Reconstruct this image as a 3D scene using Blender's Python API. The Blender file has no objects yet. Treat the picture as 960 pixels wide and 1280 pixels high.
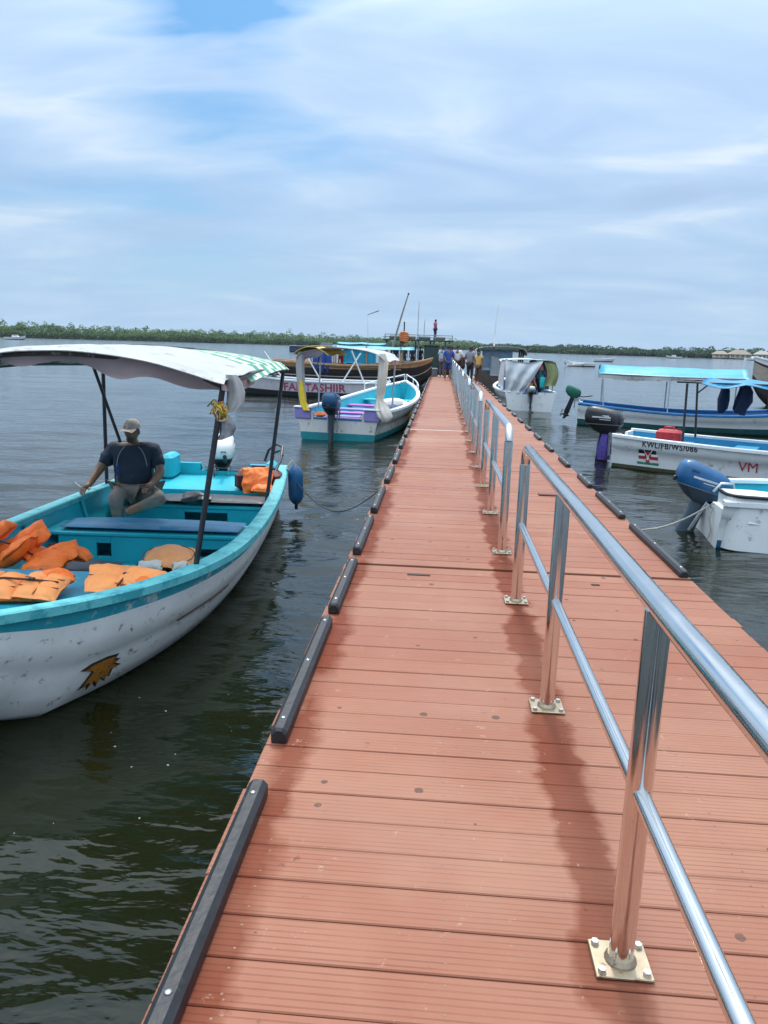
import bpy, math, random
from mathutils import Vector, Matrix, noise as mnoise
R = math.radians
random.seed(7)
scene = bpy.context.scene

# ------------------------------------------------------------------ camera
# pier runs along +Y, water level z = 0, deck z = 0.6, eye 1.65 m above the deck
cam_d = bpy.data.cameras.new('camera')
cam = bpy.data.objects.new('camera', cam_d)
scene.collection.objects.link(cam)
cam_d.sensor_fit = 'VERTICAL'
cam_d.sensor_height = 36.0
cam_d.lens = 960.0 / 1280.0 * 36.0
cam_d.clip_start = 0.05
cam_d.clip_end = 12000
_w2c = ((0.99681681, 0.04428207, -0.06629742), (0.07414454, -0.20922981, 0.97505152), (0.0293059, -0.97686334, -0.21184706))
right = Vector((_w2c[0][0], _w2c[1][0], _w2c[2][0]))
down = Vector((_w2c[0][1], _w2c[1][1], _w2c[2][1]))
fwd = Vector((_w2c[0][2], _w2c[1][2], _w2c[2][2]))
cm = Matrix((right, -down, -fwd)).transposed().to_4x4()
cm.translation = Vector((0, 0, 2.25))
cam.matrix_world = cm
scene.camera = cam

# ------------------------------------------------------------------ light
SUN_AZ, SUN_EL = R(-1.5), R(54)          # azimuth from +Y, ahead of the camera and slightly left
w = bpy.data.worlds.new('World'); scene.world = w; w.use_nodes = True
nt = w.node_tree; nt.nodes.clear()
def wn(t, **k):
    n = nt.nodes.new(t)
    for a, b in k.items(): setattr(n, a, b)
    return n
L = nt.links.new
sky = wn('ShaderNodeTexSky', sky_type='NISHITA', sun_disc=False, sun_elevation=SUN_EL, sun_rotation=SUN_AZ, air_density=1.0, dust_density=0.6, ozone_density=2.0)
SKY_K = 0.1
skm = wn('ShaderNodeVectorMath', operation='MULTIPLY'); skm.inputs[1].default_value = (SKY_K*0.40, SKY_K*0.72, SKY_K*0.92)
L(sky.outputs[0], skm.inputs[0])
tc = wn('ShaderNodeTexCoord'); sx = wn('ShaderNodeSeparateXYZ'); L(tc.outputs['Generated'], sx.inputs[0])
def math_(op, a, b=None, clamp=False):
    n = wn('ShaderNodeMath', operation=op, use_clamp=clamp)
    for i, x in enumerate((a, b)):
        if x is None: continue
        if isinstance(x, (int, float)): n.inputs[i].default_value = x
        else: L(x, n.inputs[i])
    return n.outputs[0]
zc = math_('MAXIMUM', sx.outputs[2], 0.0)
den = math_('ADD', zc, 0.16)
px = math_('DIVIDE', sx.outputs[0], den); py = math_('DIVIDE', sx.outputs[1], den)
cv = wn('ShaderNodeCombineXYZ'); L(px, cv.inputs[0]); L(py, cv.inputs[1])
mp = wn('ShaderNodeMapping'); mp.inputs['Scale'].default_value = (0.75, 1.25, 1); mp.inputs['Rotation'].default_value = (0, 0, R(-12)); mp.inputs['Location'].default_value = (1.9, 4.4, 0)
L(cv.outputs[0], mp.inputs[0])
n1 = wn('ShaderNodeTexNoise'); n1.inputs['Scale'].default_value = 0.8; n1.inputs['Detail'].default_value = 7; n1.inputs['Roughness'].default_value = 0.58; n1.inputs['Distortion'].default_value = 0.35
L(mp.outputs[0], n1.inputs['Vector'])
n2 = wn('ShaderNodeTexNoise'); n2.inputs['Scale'].default_value = 1.7; n2.inputs['Detail'].default_value = 6; n2.inputs['Roughness'].default_value = 0.52; n2.inputs['Distortion'].default_value = 0.5
L(mp.outputs[0], n2.inputs['Vector'])
def ramp(src, pts):
    r = wn('ShaderNodeValToRGB'); e = r.color_ramp.elements
    while len(e) > 1: e.remove(e[-1])
    for i, (p, c) in enumerate(pts):
        if i == 0: e[0].position = p; el = e[0]
        else: el = e.new(p)
        el.color = (*c, 1) if len(c) == 3 else c
    L(src, r.inputs[0]); return r.outputs[0]
cover = ramp(n1.outputs[0], [(0.30, (0.35,)*3), (0.44, (0.9,)*3), (0.6, (1,)*3)])
# one ragged opening in the cloud where the photograph shows clear blue
gd = wn('ShaderNodeVectorMath', operation='DISTANCE'); L(tc.outputs['Generated'], gd.inputs[0]); gd.inputs[1].default_value = (-0.255, 0.90, 0.352)
gn = math_('MULTIPLY_ADD', n2.outputs[0], -0.5); gn.node.inputs[2].default_value = 0.25
gs = math_('ADD', gd.outputs['Value'], gn)
gap = ramp(gs, [(0.02, (0.05,)*3), (0.12, (1,)*3)])
cover = math_('MULTIPLY', cover, gap)
shade = ramp(n2.outputs[0], [(0.24, (0.33, 0.47, 0.69)), (0.42, (0.38, 0.535, 0.77)), (0.56, (0.46, 0.61, 0.82)), (0.70, (0.64, 0.74, 0.86))])
mixc = wn('ShaderNodeMix', data_type='RGBA'); L(cover, mixc.inputs[0]); L(skm.outputs[0], mixc.inputs[6]); L(shade, mixc.inputs[7])
# thin blue air near the horizon in front of the cloud sheet
hz = ramp(zc, [(0.0, (0.72,)*3), (0.07, (0.6,)*3), (0.22, (0.0,)*3)])
mix2 = wn('ShaderNodeMix', data_type='RGBA'); L(hz, mix2.inputs[0]); L(mixc.outputs[2], mix2.inputs[6]); mix2.inputs[7].default_value = (0.41, 0.575, 0.76, 1)
bg = wn('ShaderNodeBackground'); bg.inputs[1].default_value = 1.0; 
# overcast law: an even cloud sheet grows brighter from the horizon to the zenith
zp = math_('POWER', zc, 2.3); ovs = wn('ShaderNodeVectorMath', operation='SCALE'); ovs.inputs[0].default_value = (3.9, 3.2, 2.4); L(zp, ovs.inputs['Scale'])
ova = wn('ShaderNodeVectorMath', operation='ADD'); L(ovs.outputs[0], ova.inputs[0]); ova.inputs[1].default_value = (0.86, 0.86, 0.86)
ovm = wn('ShaderNodeVectorMath', operation='MULTIPLY'); L(mix2.outputs[2], ovm.inputs[0]); L(ova.outputs[0], ovm.inputs[1]); L(ovm.outputs[0], bg.inputs[0])
wo = wn('ShaderNodeOutputWorld'); L(bg.outputs[0], wo.inputs[0])

sd = bpy.data.lights.new('sun', 'SUN'); sd.energy = 1.8; sd.angle = R(8); sd.color = (1.0, 0.95, 0.88)
sun = bpy.data.objects.new('sun', sd); scene.collection.objects.link(sun)
sdir = Vector((math.sin(SUN_AZ)*math.cos(SUN_EL), math.cos(SUN_AZ)*math.cos(SUN_EL), math.sin(SUN_EL)))
sun.rotation_euler = (-sdir).to_track_quat('-Z', 'Y').to_euler()
sun.location = sdir * 60

vs = scene.view_settings
vs.view_transform = 'Standard'; vs.look = 'None'; vs.gamma = 1; vs.exposure = 0.4; vs.use_curve_mapping = False
scene.cycles.max_bounces = 6
scene.cycles.use_denoising = True

# ------------------------------------------------------------------ materials
MATS = {}
def mat(name, col, rough=0.55, metal=0.0, var=0.15, scale=5.0, bump=0.0, bscale=40.0, dirt=None, dirt_amt=0.5, dirt_scale=3.0, world=False, spec=0.5, trans=0.0):
    if name in MATS: return MATS[name]
    m = bpy.data.materials.new(name); m.use_nodes = True
    t = m.node_tree; N = t.nodes; b = N['Principled BSDF']; K = t.links.new
    b.inputs['Roughness'].default_value = rough; b.inputs['Metallic'].default_value = metal
    b.inputs['Specular IOR Level'].default_value = spec
    if world: v = N.new('ShaderNodeNewGeometry').outputs['Position']
    else:
        tcn = N.new('ShaderNodeTexCoord'); oi = N.new('ShaderNodeObjectInfo')
        mu = N.new('ShaderNodeMath'); mu.operation = 'MULTIPLY'; K(oi.outputs['Random'], mu.inputs[0]); mu.inputs[1].default_value = 40
        ad = N.new('ShaderNodeVectorMath'); K(tcn.outputs['Object'], ad.inputs[0]); K(mu.outputs[0], ad.inputs[1]); v = ad.outputs[0]
    nz = N.new('ShaderNodeTexNoise'); nz.inputs['Scale'].default_value = scale; nz.inputs['Detail'].default_value = 6; nz.inputs['Roughness'].default_value = 0.62; K(v, nz.inputs['Vector'])
    mr = N.new('ShaderNodeMapRange'); mr.inputs[1].default_value = 0.28; mr.inputs[2].default_value = 0.72; mr.inputs[3].default_value = 1-var; mr.inputs[4].default_value = 1+var; K(nz.outputs[0], mr.inputs[0])
    vm = N.new('ShaderNodeVectorMath'); vm.operation = 'SCALE'; vm.inputs[0].default_value = col; K(mr.outputs[0], vm.inputs['Scale'])
    out = vm.outputs[0]
    if dirt:
        nd = N.new('ShaderNodeTexNoise'); nd.inputs['Scale'].default_value = dirt_scale; nd.inputs['Detail'].default_value = 8; nd.inputs['Roughness'].default_value = 0.7; K(v, nd.inputs['Vector'])
        rr = N.new('ShaderNodeMapRange'); th = 0.72-0.3*dirt_amt; rr.inputs[1].default_value = th; rr.inputs[2].default_value = th+0.09; K(nd.outputs[0], rr.inputs[0])
        mx = N.new('ShaderNodeMix'); mx.data_type = 'RGBA'; K(rr.outputs[0], mx.inputs[0]); K(out, mx.inputs[6]); mx.inputs[7].default_value = (*dirt, 1); out = mx.outputs[2]
    K(out, b.inputs['Base Color'])
    if bump:
        nb = N.new('ShaderNodeTexNoise'); nb.inputs['Scale'].default_value = bscale; nb.inputs['Detail'].default_value = 4; K(v, nb.inputs['Vector'])
        bp = N.new('ShaderNodeBump'); bp.inputs['Strength'].default_value = bump; bp.inputs['Distance'].default_value = 0.01; K(nb.outputs[0], bp.inputs['Height']); K(bp.outputs[0], b.inputs['Normal'])
    MATS[name] = m; return m

def leafmat(name, col, var=.35):
    m = mat(name, col, .7, var=var, scale=.06, world=True); t = m.node_tree; N = t.nodes; K = t.links.new
    b = N['Principled BSDF']; tr = N.new('ShaderNodeBsdfTranslucent'); mx = N.new('ShaderNodeMixShader'); mx.inputs[0].default_value = .38
    K(b.inputs['Base Color'].links[0].from_socket, tr.inputs[0]); K(b.outputs[0], mx.inputs[1]); K(tr.outputs[0], mx.inputs[2]); K(mx.outputs[0], N['Material Output'].inputs[0]); return m
# ------------------------------------------------------------------ mesh helpers
class MB:
    def __init__(s): s.v = []; s.f = []; s.m = []; s.sm = []
    def add(s, vs_, fs, mi=0, smooth=False):
        o = len(s.v); s.v.extend([tuple(p) for p in vs_])
        for q in fs: s.f.append(tuple(i+o for i in q)); s.m.append(mi); s.sm.append(smooth)
        return s
    def box(s, c, d, rot=None, mi=0, b=None):
        x, y, z = d[0]/2, d[1]/2, d[2]/2
        if b is None: b = min(x, y, z)*0.25
        def ring(zz, k):
            X, Y = x-k, y-k; q = min(b, X*.6, Y*.6)
            return [(-X+q,-Y,zz),(X-q,-Y,zz),(X,-Y+q,zz),(X,Y-q,zz),(X-q,Y,zz),(-X+q,Y,zz),(-X,Y-q,zz),(-X,-Y+q,zz)]
        rings = [ring(-z, b), ring(-z+b, 0), ring(z-b, 0), ring(z, b)]
        M3 = rot if rot is not None else Matrix.Identity(3); c = Vector(c)
        return s.loft([[c+M3@Vector(p) for p in r] for r in rings], mi, False)
    def loft(s, rings, mi=0, smooth=True, caps=True, closed=True):
        n = len(rings[0]); vs_ = [p for r in rings for p in r]; fs = []
        for i in range(len(rings)-1):
            for j in range(n if closed else n-1):
                k = (j+1) % n
                fs.append((i*n+j, i*n+k, (i+1)*n+k, (i+1)*n+j))
        s.add(vs_, fs, mi, smooth)
        if caps and closed:
            s.add(rings[0], [tuple(range(n-1, -1, -1))], mi, False); s.add(rings[-1], [tuple(range(n))], mi, False)
        return s
    def tube(s, pts, r, n=8, mi=0, smooth=True, caps=True):
        P = [Vector(p) for p in pts]; rings = []; up = None
        for i, p in enumerate(P):
            t = (P[min(i+1, len(P)-1)]-P[max(i-1, 0)]).normalized()
            if up is None:
                a = Vector((0, 0, 1)) if abs(t.z) < .9 else Vector((1, 0, 0)); up = (a-t*a.dot(t)).normalized()
            else: up = (up-t*up.dot(t)).normalized()
            sd_ = t.cross(up); rr = r[i] if isinstance(r, (list, tuple)) else r
            rings.append([p+(up*math.cos(2*math.pi*k/n)+sd_*math.sin(2*math.pi*k/n))*rr for k in range(n)])
        return s.loft(rings, mi, smooth, caps)
    def sup(s, c, r, ex=(1, 1), n=14, k=8, rot=None, mi=0, fn=None):
        def pw(a, e): return math.copysign(abs(a)**e, a)
        c = Vector(c); M3 = rot if rot is not None else Matrix.Identity(3); rings = []
        for i in range(k+1):
            a = -math.pi/2+math.pi*(0.02+0.96*i/k)
            ring = []
            for j in range(n):
                b = 2*math.pi*j/n
                p = Vector((r[0]*pw(math.cos(a), ex[0])*pw(math.cos(b), ex[1]), r[1]*pw(math.cos(a), ex[0])*pw(math.sin(b), ex[1]), r[2]*pw(math.sin(a), ex[0])))
                if fn: p = fn(p)
                ring.append(c+M3@p)
            rings.append(ring)
        return s.loft(rings, mi, True)
    def sheet(s, fn, nu, nv, th=0.008, mi=0, mi2=None, smooth=True):
        top = [[Vector(fn(i/nu, j/nv)) for j in range(nv+1)] for i in range(nu+1)]
        N_ = []
        for i in range(nu+1):
            for j in range(nv+1):
                a = top[min(i+1, nu)][j]-top[max(i-1, 0)][j]; b = top[i][min(j+1, nv)]-top[i][max(j-1, 0)]
                c = a.cross(b); N_.append(c.normalized() if c.length > 1e-9 else Vector((0, 0, 1)))
        A = [p for r in top for p in r]; B = [p-n*th for p, n in zip(A, N_)]
        w_ = nv+1; f1 = []; f2 = []
        o = len(A)
        for i in range(nu):
            for j in range(nv):
                q = (i*w_+j, (i+1)*w_+j, (i+1)*w_+j+1, i*w_+j+1); f1.append(q); f2.append(tuple(x+o for x in reversed(q)))
        ed = []
        for j in range(nv): ed += [(j+1, j, j+o, j+1+o), (nu*w_+j, nu*w_+j+1, nu*w_+j+1+o, nu*w_+j+o)]
        for i in range(nu): ed += [(i*w_, (i+1)*w_, (i+1)*w_+o, i*w_+o), ((i+1)*w_+nv, i*w_+nv, i*w_+nv+o, (i+1)*w_+nv+o)]
        base = len(s.v); s.v.extend([tuple(p) for p in A+B])
        m2 = mi if mi2 is None else mi2
        for fl, m_ in ((f1, mi), (f2, m2), (ed, mi)):
            for q in fl: s.f.append(tuple(i+base for i in q)); s.m.append(m_); s.sm.append(smooth)
        return s
    def xf(s, M4):
        s.v = [tuple(M4 @ Vector(p)) for p in s.v]; return s
    def mesh(s, name, mats):
        me = bpy.data.meshes.new(name); me.from_pydata(s.v, [], s.f)
        for m_ in (mats if isinstance(mats, (list, tuple)) else [mats]): me.materials.append(m_)
        me.polygons.foreach_set('material_index', s.m); me.polygons.foreach_set('use_smooth', s.sm); me.update(); return me
    def build(s, name, mats, parent=None, loc=None, rot=None):
        return put(name, s.mesh(name, mats), parent, loc, rot)
def put(name, me, parent=None, loc=None, rot=None):
    o = bpy.data.objects.new(name, me); scene.collection.objects.link(o)
    if parent: o.parent = parent
    if loc: o.location = loc
    if rot: o.rotation_euler = rot
    return o
def tag(o, label=None, cat=None, group=None, kind=None):
    if label: o['label'] = label
    if cat: o['category'] = cat
    if group: o['group'] = group
    if kind: o['kind'] = kind
    return o
def thing(name, label, cat, loc=(0, 0, 0), rz=0, group=None, rx_=0, ry_=0):
    o = put(name, None, None, loc, (rx_, ry_, rz)); return tag(o, label, cat, group)
def copy_tree(o, parent=None):
    c = o.copy(); scene.collection.objects.link(c); c.parent = parent
    for ch in list(o.children): copy_tree(ch, c)
    return c
def rotm(x=0, y=0, z=0): return (Matrix.Rotation(R(z), 3, 'Z') @ Matrix.Rotation(R(y), 3, 'Y') @ Matrix.Rotation(R(x), 3, 'X'))
def lerp(a, b, t): return a+(b-a)*t
def nz3(x, y, z=0): return mnoise.noise(Vector((x, y, z)))
def rot_to(d):
    return Vector(d).normalized().to_track_quat('Z', 'Y').to_matrix()
def interp(st, s):
    if s <= st[0][0]: return st[0][1:]
    if s >= st[-1][0]: return st[-1][1:]
    for i in range(len(st)-1):
        if st[i][0] <= s <= st[i+1][0]:
            a, b = st[i], st[i+1]; p = st[max(i-1, 0)]; q = st[min(i+2, len(st)-1)]
            t = (s-a[0])/(b[0]-a[0]); h = b[0]-a[0]; out = []
            for k in range(1, len(a)):
                ma = (b[k]-p[k])/(b[0]-p[0])*h if i > 0 else (b[k]-a[k]); mb = (q[k]-a[k])/(q[0]-a[0])*h if i+2 < len(st) else (b[k]-a[k])
                t2, t3 = t*t, t*t*t
                out.append((2*t3-3*t2+1)*a[k]+(t3-2*t2+t)*ma+(-2*t3+3*t2)*b[k]+(t3-t2)*mb)
            return tuple(out)

# ------------------------------------------------------------------ shared materials
WHITE = lambda: mat('white_boat_paint', (0.80, 0.82, 0.82), 0.42, var=0.06, scale=3, dirt=(0.42, 0.4, 0.36), dirt_amt=0.42, dirt_scale=5, bump=0.15, bscale=12)
TURQ = lambda: mat('turquoise_paint', (0.015, 0.40, 0.50), 0.45, var=0.14, scale=3.5, dirt=(0.05, 0.22, 0.27), dirt_amt=0.45, dirt_scale=4, bump=0.2, bscale=14)
def STEEL():
    if 'stainless_steel' in MATS: return MATS['stainless_steel']
    m = mat('stainless_steel', (0.74, 0.73, 0.71), 0.16, 1.0, var=0.05, scale=9, bump=0.03, bscale=6, dirt=(0.45, 0.38, 0.31), dirt_amt=.18, dirt_scale=30); t = m.node_tree; N = t.nodes
    g = N.new('ShaderNodeNewGeometry'); n = N.new('ShaderNodeTexNoise'); n.inputs['Scale'].default_value = 14; n.inputs['Detail'].default_value = 6; t.links.new(g.outputs['Position'], n.inputs['Vector'])
    r = N.new('ShaderNodeMapRange'); r.inputs[1].default_value = .35; r.inputs[2].default_value = .7; r.inputs[3].default_value = .09; r.inputs[4].default_value = .2; t.links.new(n.outputs[0], r.inputs[0]); t.links.new(r.outputs[0], N['Principled BSDF'].inputs['Roughness']); return m
PIPE = lambda: mat('dark_painted_pipe', (0.018, 0.022, 0.028), 0.4, var=0.3, dirt=(0.12, 0.08, 0.06), dirt_amt=0.4, dirt_scale=12)
PIPEG = lambda: mat('galvanised_pipe', (0.42, 0.45, 0.48), 0.4, 0.6, var=0.15)
BLACK = lambda: mat('black_plastic', (0.014, 0.015, 0.018), 0.38, var=0.3, scale=9, bump=0.1)
GREYP = lambda: mat('grey_motor_metal', (0.12, 0.135, 0.15), 0.45, 0.3, var=0.25, scale=9)
SILV = lambda: mat('silver_motor_metal', (0.5, 0.52, 0.54), 0.3, 0.8, var=0.15, scale=9)
CANVAS = lambda: mat('white_canvas', (0.40, 0.41, 0.41), 0.8, var=0.12, scale=4, dirt=(0.26, 0.24, 0.22), dirt_amt=0.55, dirt_scale=5, bump=0.4, bscale=9)
TARPT = lambda: mat('turquoise_tarpaulin', (0.02, 0.31, 0.44), 0.5, var=0.15, scale=5, bump=0.4, bscale=8)
ORANGE = lambda: mat('orange_nylon', (0.95, 0.19, 0.025), 0.6, var=0.14, scale=9, dirt=(0.80, 0.11, 0.02), dirt_amt=0.35, dirt_scale=6, bump=0.5, bscale=26)
PEACH = lambda: mat('faded_orange_nylon', (0.78, 0.33, 0.13), 0.66, var=0.14, scale=8, bump=0.5, bscale=24)
CUSH = lambda: mat('black_vinyl', (0.022, 0.027, 0.038), 0.42, var=0.3, scale=8, bump=0.4, bscale=16)
ROPE = lambda: mat('pale_rope', (0.42, 0.4, 0.34), 0.85, var=0.25, scale=40)
# ------------------------------------------------------------------ water
def water():
    def axis(lo, hi, near0, near1, d0, g):
        a = [near0]
        while a[-1] < near1: a.append(a[-1]+d0)
        d = d0; b = list(a)
        while b[-1] < hi: d *= g; b.append(b[-1]+d)
        d = d0; c = []; x = near0
        while x > lo: d *= g; x -= d; c.append(x)
        return c[::-1]+b
    xs = axis(-5000, 5000, -6.5, 6.5, 0.085, 1.06)
    ys = axis(-60, 9000, 0.2, 14, 0.075, 1.022)
    rnd = random.Random(3); comps = []
    for i in range(34):
        lam = 0.30*(1.085**i); ang = R(-62)+rnd.gauss(0, 0.75)
        comps.append((2*math.pi/lam*math.cos(ang), 2*math.pi/lam*math.sin(ang), lam*0.0040*rnd.uniform(.5, 1.2), rnd.uniform(0, 6.28), lam))
    V = []; nx = len(xs)
    for iy, y in enumerate(ys):
        dy = ys[min(iy+1, len(ys)-1)]-ys[max(iy-1, 0)]
        for ix, x in enumerate(xs):
            dd = max(dy, xs[min(ix+1, nx-1)]-xs[max(ix-1, 0)])*0.5
            z = 0
            if dd < 1.2:
                pat = 0.8+0.7*nz3(x*.16, y*.16, 2)
                for kx, ky, a, ph, lam in comps:
                    k = (lam/dd-3)/3
                    if k > 0: z += a*min(k, 1)*math.sin(kx*x+ky*y+ph)
                z *= pat
            V.append((x, y, z))
    F = [(j*nx+i, j*nx+i+1, (j+1)*nx+i+1, (j+1)*nx+i) for j in range(len(ys)-1) for i in range(nx-1)]
    m = bpy.data.materials.new('sea_water'); m.use_nodes = True; t = m.node_tree; N = t.nodes; K = t.links.new; b = N['Principled BSDF']
    b.inputs['Base Color'].default_value = (0.008, 0.010, 0.003, 1); b.inputs['Roughness'].default_value = 0.09; b.inputs['IOR'].default_value = 1.42
    g = N.new('ShaderNodeNewGeometry')
    mpn = N.new('ShaderNodeMapping'); mpn.inputs['Rotation'].default_value = (0, 0, R(25)); mpn.inputs['Scale'].default_value = (0.55, 1.25, 1); K(g.outputs['Position'], mpn.inputs[0])
    h = None
    for sc_, am in ((0.35, 1.0), (1.3, 0.55), (3.4, 0.36), (8.5, 0.09)):
        n = N.new('ShaderNodeTexNoise'); n.inputs['Scale'].default_value = sc_; n.inputs['Detail'].default_value = 3; n.inputs['Distortion'].default_value = 0.4; K(mpn.outputs[0], n.inputs['Vector'])
        mu = N.new('ShaderNodeMath'); mu.operation = 'MULTIPLY'; K(n.outputs[0], mu.inputs[0]); mu.inputs[1].default_value = am
        if h is None: h = mu.outputs[0]
        else:
            a = N.new('ShaderNodeMath'); K(h, a.inputs[0]); K(mu.outputs[0], a.inputs[1]); h = a.outputs[0]
    bp = N.new('ShaderNodeBump'); bp.inputs['Strength'].default_value = 0.7; bp.inputs['Distance'].default_value = 0.10; K(h, bp.inputs['Height']); K(bp.outputs[0], b.inputs['Normal'])
    mb = MB(); mb.add(V, F, 0, True)
    o = mb.build('water', m); tag(o, kind='structure')
water()

# bits of foam and leaf floating beside the pier
mb = MB(); rnd = random.Random(5)
for i in range(26):
    x = rnd.uniform(-2.2, -0.85) if i < 45 else rnd.uniform(2.4, 6); y = rnd.uniform(1.1, 4.5) if i < 45 else rnd.uniform(5, 14)
    r = rnd.uniform(.003, .008); a = rnd.uniform(0, 6.28)
    mb.add([(x+r*rnd.uniform(.6, 1.3)*math.cos(a+k*1.0472), y+r*rnd.uniform(.5, 1.2)*math.sin(a+k*1.0472), 0.03+.004*(k % 2)) for k in range(6)], [tuple(range(6))])
tag(mb.build('floating_debris', mat('foam_bits', (0.30, 0.30, 0.24), 0.8)), 'small pale specks of foam and leaf on dark water', 'debris', kind='stuff')

# ------------------------------------------------------------------ far shore
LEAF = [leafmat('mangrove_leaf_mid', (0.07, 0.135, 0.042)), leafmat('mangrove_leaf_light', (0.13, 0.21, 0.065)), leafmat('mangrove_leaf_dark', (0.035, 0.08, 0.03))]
LEAFR = [leafmat('far_leaf_mid', (0.035, 0.078, 0.042)), leafmat('far_leaf_light', (0.05, 0.10, 0.045)), leafmat('far_leaf_dark', (0.025, 0.06, 0.038))]
def forest(name, label, path, hgt, rows, step, mats, seed, leaf):
    rnd = random.Random(seed); mb = MB()
    for i in range(len(path)-1):
        a, b = Vector(path[i]), Vector(path[i+1]); n = max(1, int((b-a).length/step)); d = (b-a).normalized(); nor = Vector((-d.y, d.x, 0))
        if nor.y < 0: nor = -nor
        for k in range(n):
            for r_ in range(rows):
                c = a+(b-a)*((k+rnd.random())/n)+nor*(r_*6+rnd.uniform(-2, 2))
                H = hgt*(0.62+0.16*r_)*rnd.uniform(0.72, 1.16)*(1+0.22*nz3(c.x*.012, c.y*.012, seed))
                if rnd.random() < .03: H *= 1.25
                rad = rnd.uniform(3.2, 6.4)
                nl = int(210 if r_ == 0 else 170)
                for q in range(nl):
                    u = rnd.uniform(-1, 1); th = rnd.uniform(0, 6.283); rr = rnd.uniform(.7, 1.0)
                    s2 = math.sqrt(1-u*u)
                    p = Vector((c.x+rad*rr*s2*math.cos(th), c.y+rad*rr*s2*math.sin(th), max(0.15, H*0.56+H*0.44*rr*u) if r_ else max(.15, H*0.5+H*0.5*rr*u)))
                    e = Vector((rnd.gauss(0, 1), rnd.gauss(0, 1), rnd.gauss(0, .6))).normalized(); f = e.cross(Vector((rnd.gauss(0, 1), rnd.gauss(0, 1), rnd.gauss(0, 1)))).normalized()
                    z = leaf*rnd.uniform(.6, 1.5)
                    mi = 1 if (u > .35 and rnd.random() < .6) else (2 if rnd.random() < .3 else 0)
                    mb.add([p+e*z, p+f*z*.7, p-e*z*.8, p-f*z*.7], [(0, 1, 2, 3)], mi)
    tag(mb.build(name, mats), label, 'forest', kind='stuff')
LPATH = [(-640, 500, 0), (-330, 590, 0), (-200, 720, 0), (-90, 860, 0), (60, 1050, 0)]
RPATH = [(30, 800, 0), (110, 640, 0), (200, 600, 0), (300, 590, 0), (420, 610, 0)]
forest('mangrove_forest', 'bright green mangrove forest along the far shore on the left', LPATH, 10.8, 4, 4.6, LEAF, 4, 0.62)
forest('mangrove_forest', 'dark bluish green tree belt along the far shore on the right', RPATH, 6.4, 4, 4.6, LEAFR, 9, 0.6)
for nm, path, off in (('far_bank', LPATH, 40), ('far_bank', RPATH, 40)):
    mb = MB(); V = []
    for p in path: V += [(p[0], p[1]-2, -.5), (p[0], p[1]+1, .5), (p[0]+off*.3, p[1]+off, 2.2), (p[0]+off*.3, p[1]+off*4, 1)]
    mb.add(V, [(i*4+j, (i+1)*4+j, (i+1)*4+j+1, i*4+j+1) for i in range(len(path)-1) for j in range(3)])
    tag(mb.build(nm, mat('bank_mud', (0.035, 0.045, 0.025), .9)), kind='structure')
# lodge houses on the right-hand shore
def house(x, y, wd, h, roofh, label, thatch):
    t = thing('lodge_house', label, 'house', (x, y, 0.6), R(random.uniform(-8, 8)), 'lodge houses on the far shore')
    wl = mat('lodge_wall', (0.55, 0.5, 0.42), .8); rf = mat('thatch_'+('a' if thatch else 'b'), (0.30, 0.25, 0.19) if thatch else (0.36, 0.33, 0.29), .9, bump=.5)
    MB().box((0, 0, h/2), (wd, 7, h), b=.05).build('wall', wl, t)
    e = wd/2+.8; m = MB(); m.add([(-e, -4.4, h), (e, -4.4, h), (e, 4.4, h), (-e, 4.4, h), (-e*.45, 0, h+roofh), (e*.45, 0, h+roofh)], [(0, 1, 5, 4), (1, 2, 5), (2, 3, 4, 5), (3, 0, 4), (3, 2, 1, 0)]); m.build('roof', rf, t)
    n = max(2, int(wd/3))
    for k in range(n):
        X = -wd/2+(k+.5)*wd/n; o = MB().box((X, -3.52, h*.5), (wd/n*.55, .1, h*.55), b=.02).build('window', mat('lodge_window', (0.03, 0.04, 0.05), .3), t)
        MB().box((X, -3.58, h*.5), (wd/n*.06, .06, h*.55), b=.01).build('frame', wl, o)
    MB().box((0, -4.6, .9), (wd*.98, .15, .25), b=.03).build('veranda_rail', wl, t)
house(202, 588, 9, 2.6, 2.4, 'leftmost pale lodge with a hipped roof on far shore', True)
house(214, 584, 14, 2.8, 3.2, 'widest thatched lodge on far shore, middle of three', True)
house(231, 586, 9, 3.2, 2.6, 'grey roofed lodge nearest right edge on far shore', False)

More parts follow.
